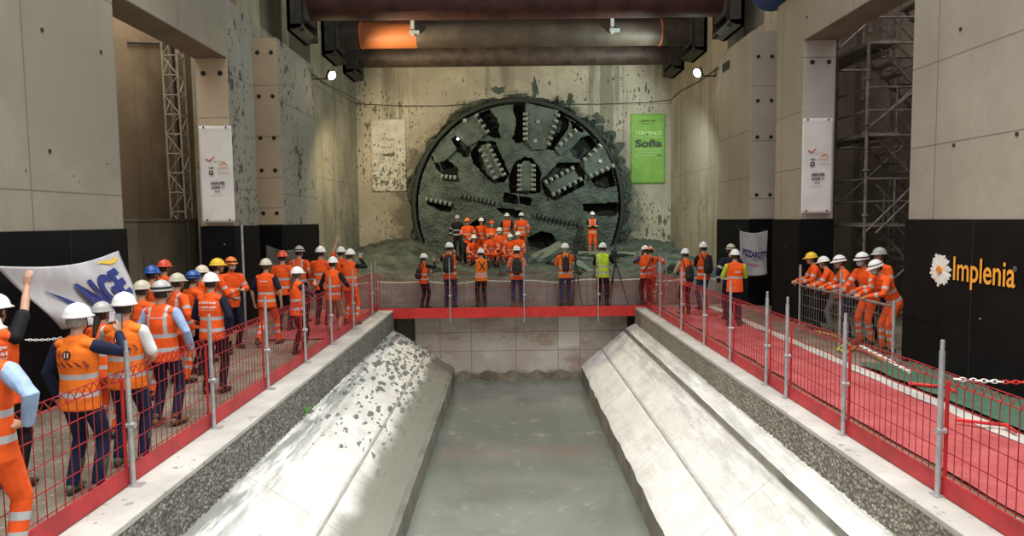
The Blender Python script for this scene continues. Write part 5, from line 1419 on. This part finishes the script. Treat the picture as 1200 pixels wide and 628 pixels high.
# ---- right walkway
p = who(804, 17.4, 1.70, 'person with beige sleeves and black shoulder bag on the right walkway', rz=.25, col=ORANGE, shirt=BEIGE, arms=('bent', 'bent'), legs=BLACK, helmet='white', lean=.05)
backpack(p, 'black shoulder bag hanging on the back of the person with beige sleeves', w=.26, h=.40, d=.12, t0=-.02)
p = who(825, 18.3, 1.82, 'person in blue jeans with black backpack at the far end of the right walkway', rz=.3, col=ORANGE, shirt=BLACK, arms=('bent', 'bent'), legs=JEANS, helmet='white')
backpack(p, 'black backpack of the person in jeans on the right walkway', w=.27, h=.44)
p = who(862, 15.4, 1.76, 'person with white helmet and green sleeves beside the pale grey flag', rz=-.15, col=ORANGE, shirt=YELLOW, arms=('bent', 'bent'), legs=NAVY, helmet='white', nvest=(.22, .22))
print_back(p, 'secours', -.02, .33, .13, .03, M['ink_white'], .02)
who(857, 16.4, 1.84, 'person with beige helmet and navy jacket standing behind the green sleeves', rz=-.1, top='jacket', col=NAVY, legs=NAVY, helmet='beige', goggles=True)

# ---- workers leaning on the rail in the right opening
def rail(u, D, H, label, rz, xoff, **k):
    k.setdefault('arms', (((-.02, .34, -.30), 'down', None, .9), ((-.06, .36, -.28), 'down', None, .9)))
    return person(label, xoff, D, 0, rz, H, top='jacket', col=ORANGE, lean=k.pop('lean', .38), voxel=.013, face=True, **k)
rail(950, 14.95, 1.72, 'person with yellow helmet leaning on the guard rail, leftmost in the right opening', 1.35, 6.80, helmet='yellow', legs=NAVY, lean=.28, head=(0, .1))
rail(969, 14.35, 1.68, 'person with plain white helmet second from the left at the guard rail', 1.0, 6.84, helmet='white', legs=(.16, .16, .18), lean=.38, head=(-.2, .2), sleeves='long')
rail(993, 13.7, 1.74, 'person with ridged white helmet in the middle of the guard rail', 1.35, 6.86, helmet='white', legs=NAVY, head=(0, .15), stripe=True)
rail(1017, 13.0, 1.82, 'person with white goggled helmet and blue face mask in orange trousers', 1.9, 6.88, helmet='white', legs=ORANGE, mask=True, goggles=True, lean=.30, head=(0, .1))
rail(1023, 13.35, 1.86, 'person with grey helmet hidden behind the blue masked worker', 1.8, 7.35, helmet='grey', legs=NAVY, lean=.12, arms=('side_in', 'bent'))
rail(1040, 12.3, 1.78, 'person with striped white helmet bending lowest, rightmost at the guard rail', 1.55, 6.90, helmet='white', legs=ORANGE, stripe=True, lean=.52, head=(0, .35), mask=True)

# ---- the crew in front of the cutter head
def crew(u, v, D, H, label, rz=PI, **k):
    """v is the helmet top in the photo; figures stand on the mud"""
    x = PX(u, D); z = heap_n(x, D) - .03
    return person(label, x, D, z, rz, H, voxel=.016, **k)
crew(536, 262, 27.2, 1.72, 'person in black clothes leftmost of the crew below the cutter head', top='jacket', col=BLACK, legs=BLACK, helmet='grey')
crew(548, 257, 26.3, 1.80, 'person with orange helmet standing left in the crew below the cutter head', rz=PI - .3, top='jacket', col=ORANGE, legs=NAVY, helmet='orange', face=True, arms=('down', 'bent'))
crew(564, 259, 26.5, 1.76, 'person with white helmet standing between the orange and the red helmet', top='jacket', col=ORANGE, legs=ORANGE, helmet='white', face=True)
crew(576, 257, 26.3, 1.80, 'person with red helmet and face mask standing with arms crossed', rz=PI + .2, top='jacket', col=ORANGE, legs=ORANGE, helmet='red', mask=True, face=True, arms=('cross', 'cross'))
crew(594, 249, 28.0, 1.74, 'person with black sleeves and orange trousers standing high up behind the crew', rz=PI + .1, col=ORANGE, shirt=BLACK, legs=ORANGE, helmet='white', face=True, arms=('bent', 'down'), skin_m=SKIN_D)
crew(611, 250, 27.9, 1.78, 'person seen from behind in orange standing high up right of the crew', rz=.05, top='jacket', col=ORANGE, legs=ORANGE, helmet='white')
crew(554, 280, 25.4, 1.74, 'crouching person with white helmet at the left front of the crew', rz=PI + .3, stance='crouch', top='jacket', col=ORANGE, legs=ORANGE, helmet='white', face=True, arms=('knee', 'knee'), lean=.15)
crew(576, 281, 25.2, 1.74, 'crouching person with orange helmet in the middle front of the crew', rz=PI, stance='crouch', top='jacket', col=ORANGE, legs=ORANGE, helmet='orange', face=True, arms=('knee', 'knee'), lean=.15)
crew(585, 279, 25.7, 1.78, 'kneeling person with white helmet and blue mask in the crew', rz=PI, stance='kneel', top='jacket', col=ORANGE, legs=NAVY, helmet='white', mask=True, face=True, arms=('bent', 'bent'))
crew(598, 283, 25.2, 1.70, 'crouching person with white helmet above the middle backpack', rz=PI - .2, stance='crouch', top='jacket', col=ORANGE, legs=ORANGE, helmet='white', mask=True, face=True, arms=('knee', 'knee'), lean=.1)
crew(607, 281, 25.7, 1.74, 'kneeling person with white helmet at the right end of the crew', rz=PI - .3, stance='kneel', top='jacket', col=ORANGE, legs=ORANGE, helmet='white', face=True, arms=('bent', 'down'))
crew(694, 243, 28.2, 1.80, 'lone person with crossed arms standing on rubble right of the crew', rz=PI, top='vest', col=ORANGE, shirt=BLACK, legs=ORANGE, helmet='white', face=True, arms=('cross', 'cross'), braces=True, boots='brown')
# ================================================================ CAMERA, LIGHT
cd = bpy.data.cameras.new('camera'); cam = bpy.data.objects.new('camera', cd); C.objects.link(cam)
cd.sensor_width = 36; cd.lens = F_PX / 1200 * 36; cd.clip_end = 200; cd.clip_start = .05
cam.matrix_world = Matrix.Translation(CAM) @ ROT.to_4x4()
scene.camera = cam
W_ = bpy.data.worlds.new('world'); scene.world = W_; W_.use_nodes = True
W_.node_tree.nodes['Background'].inputs[0].default_value = (.97, .97, .94, 1); W_.node_tree.nodes['Background'].inputs[1].default_value = WORLD
def area(name, loc, rot, sx_, sy_, e, col):
    L = bpy.data.lights.new(name, 'AREA'); L.shape = 'RECTANGLE'; L.size = sx_; L.size_y = sy_; L.energy = e; L.color = col
    L.spread = math.radians(115); o = bpy.data.objects.new(name, L); C.objects.link(o); o.location = loc; o.rotation_euler = rot; return o
area('daylight_opening', (.2, 4.5, 12.5), (0, 0, 0), 12, 13, E_TOP, (1.0, .99, .96))
area('gallery_daylight', (-8.3, 12.5, 9.3), (0, 0, 0), 1.9, 14, 230, (1.0, .95, .86))  # added fill lights that brighten both side galleries
area('gallery_daylight', (9.2, 12.5, 9.3), (0, 0, 0), 2.4, 14, 110, (1.0, .96, .9))
scene.view_settings.view_transform = 'Standard'; scene.view_settings.look = 'None'; scene.view_settings.gamma = 1.0
scene.view_settings.use_curve_mapping = False; scene.view_settings.exposure = EXPO
scene.cycles.use_denoising = True
scene.cycles.max_bounces = 6; scene.cycles.diffuse_bounces = 4
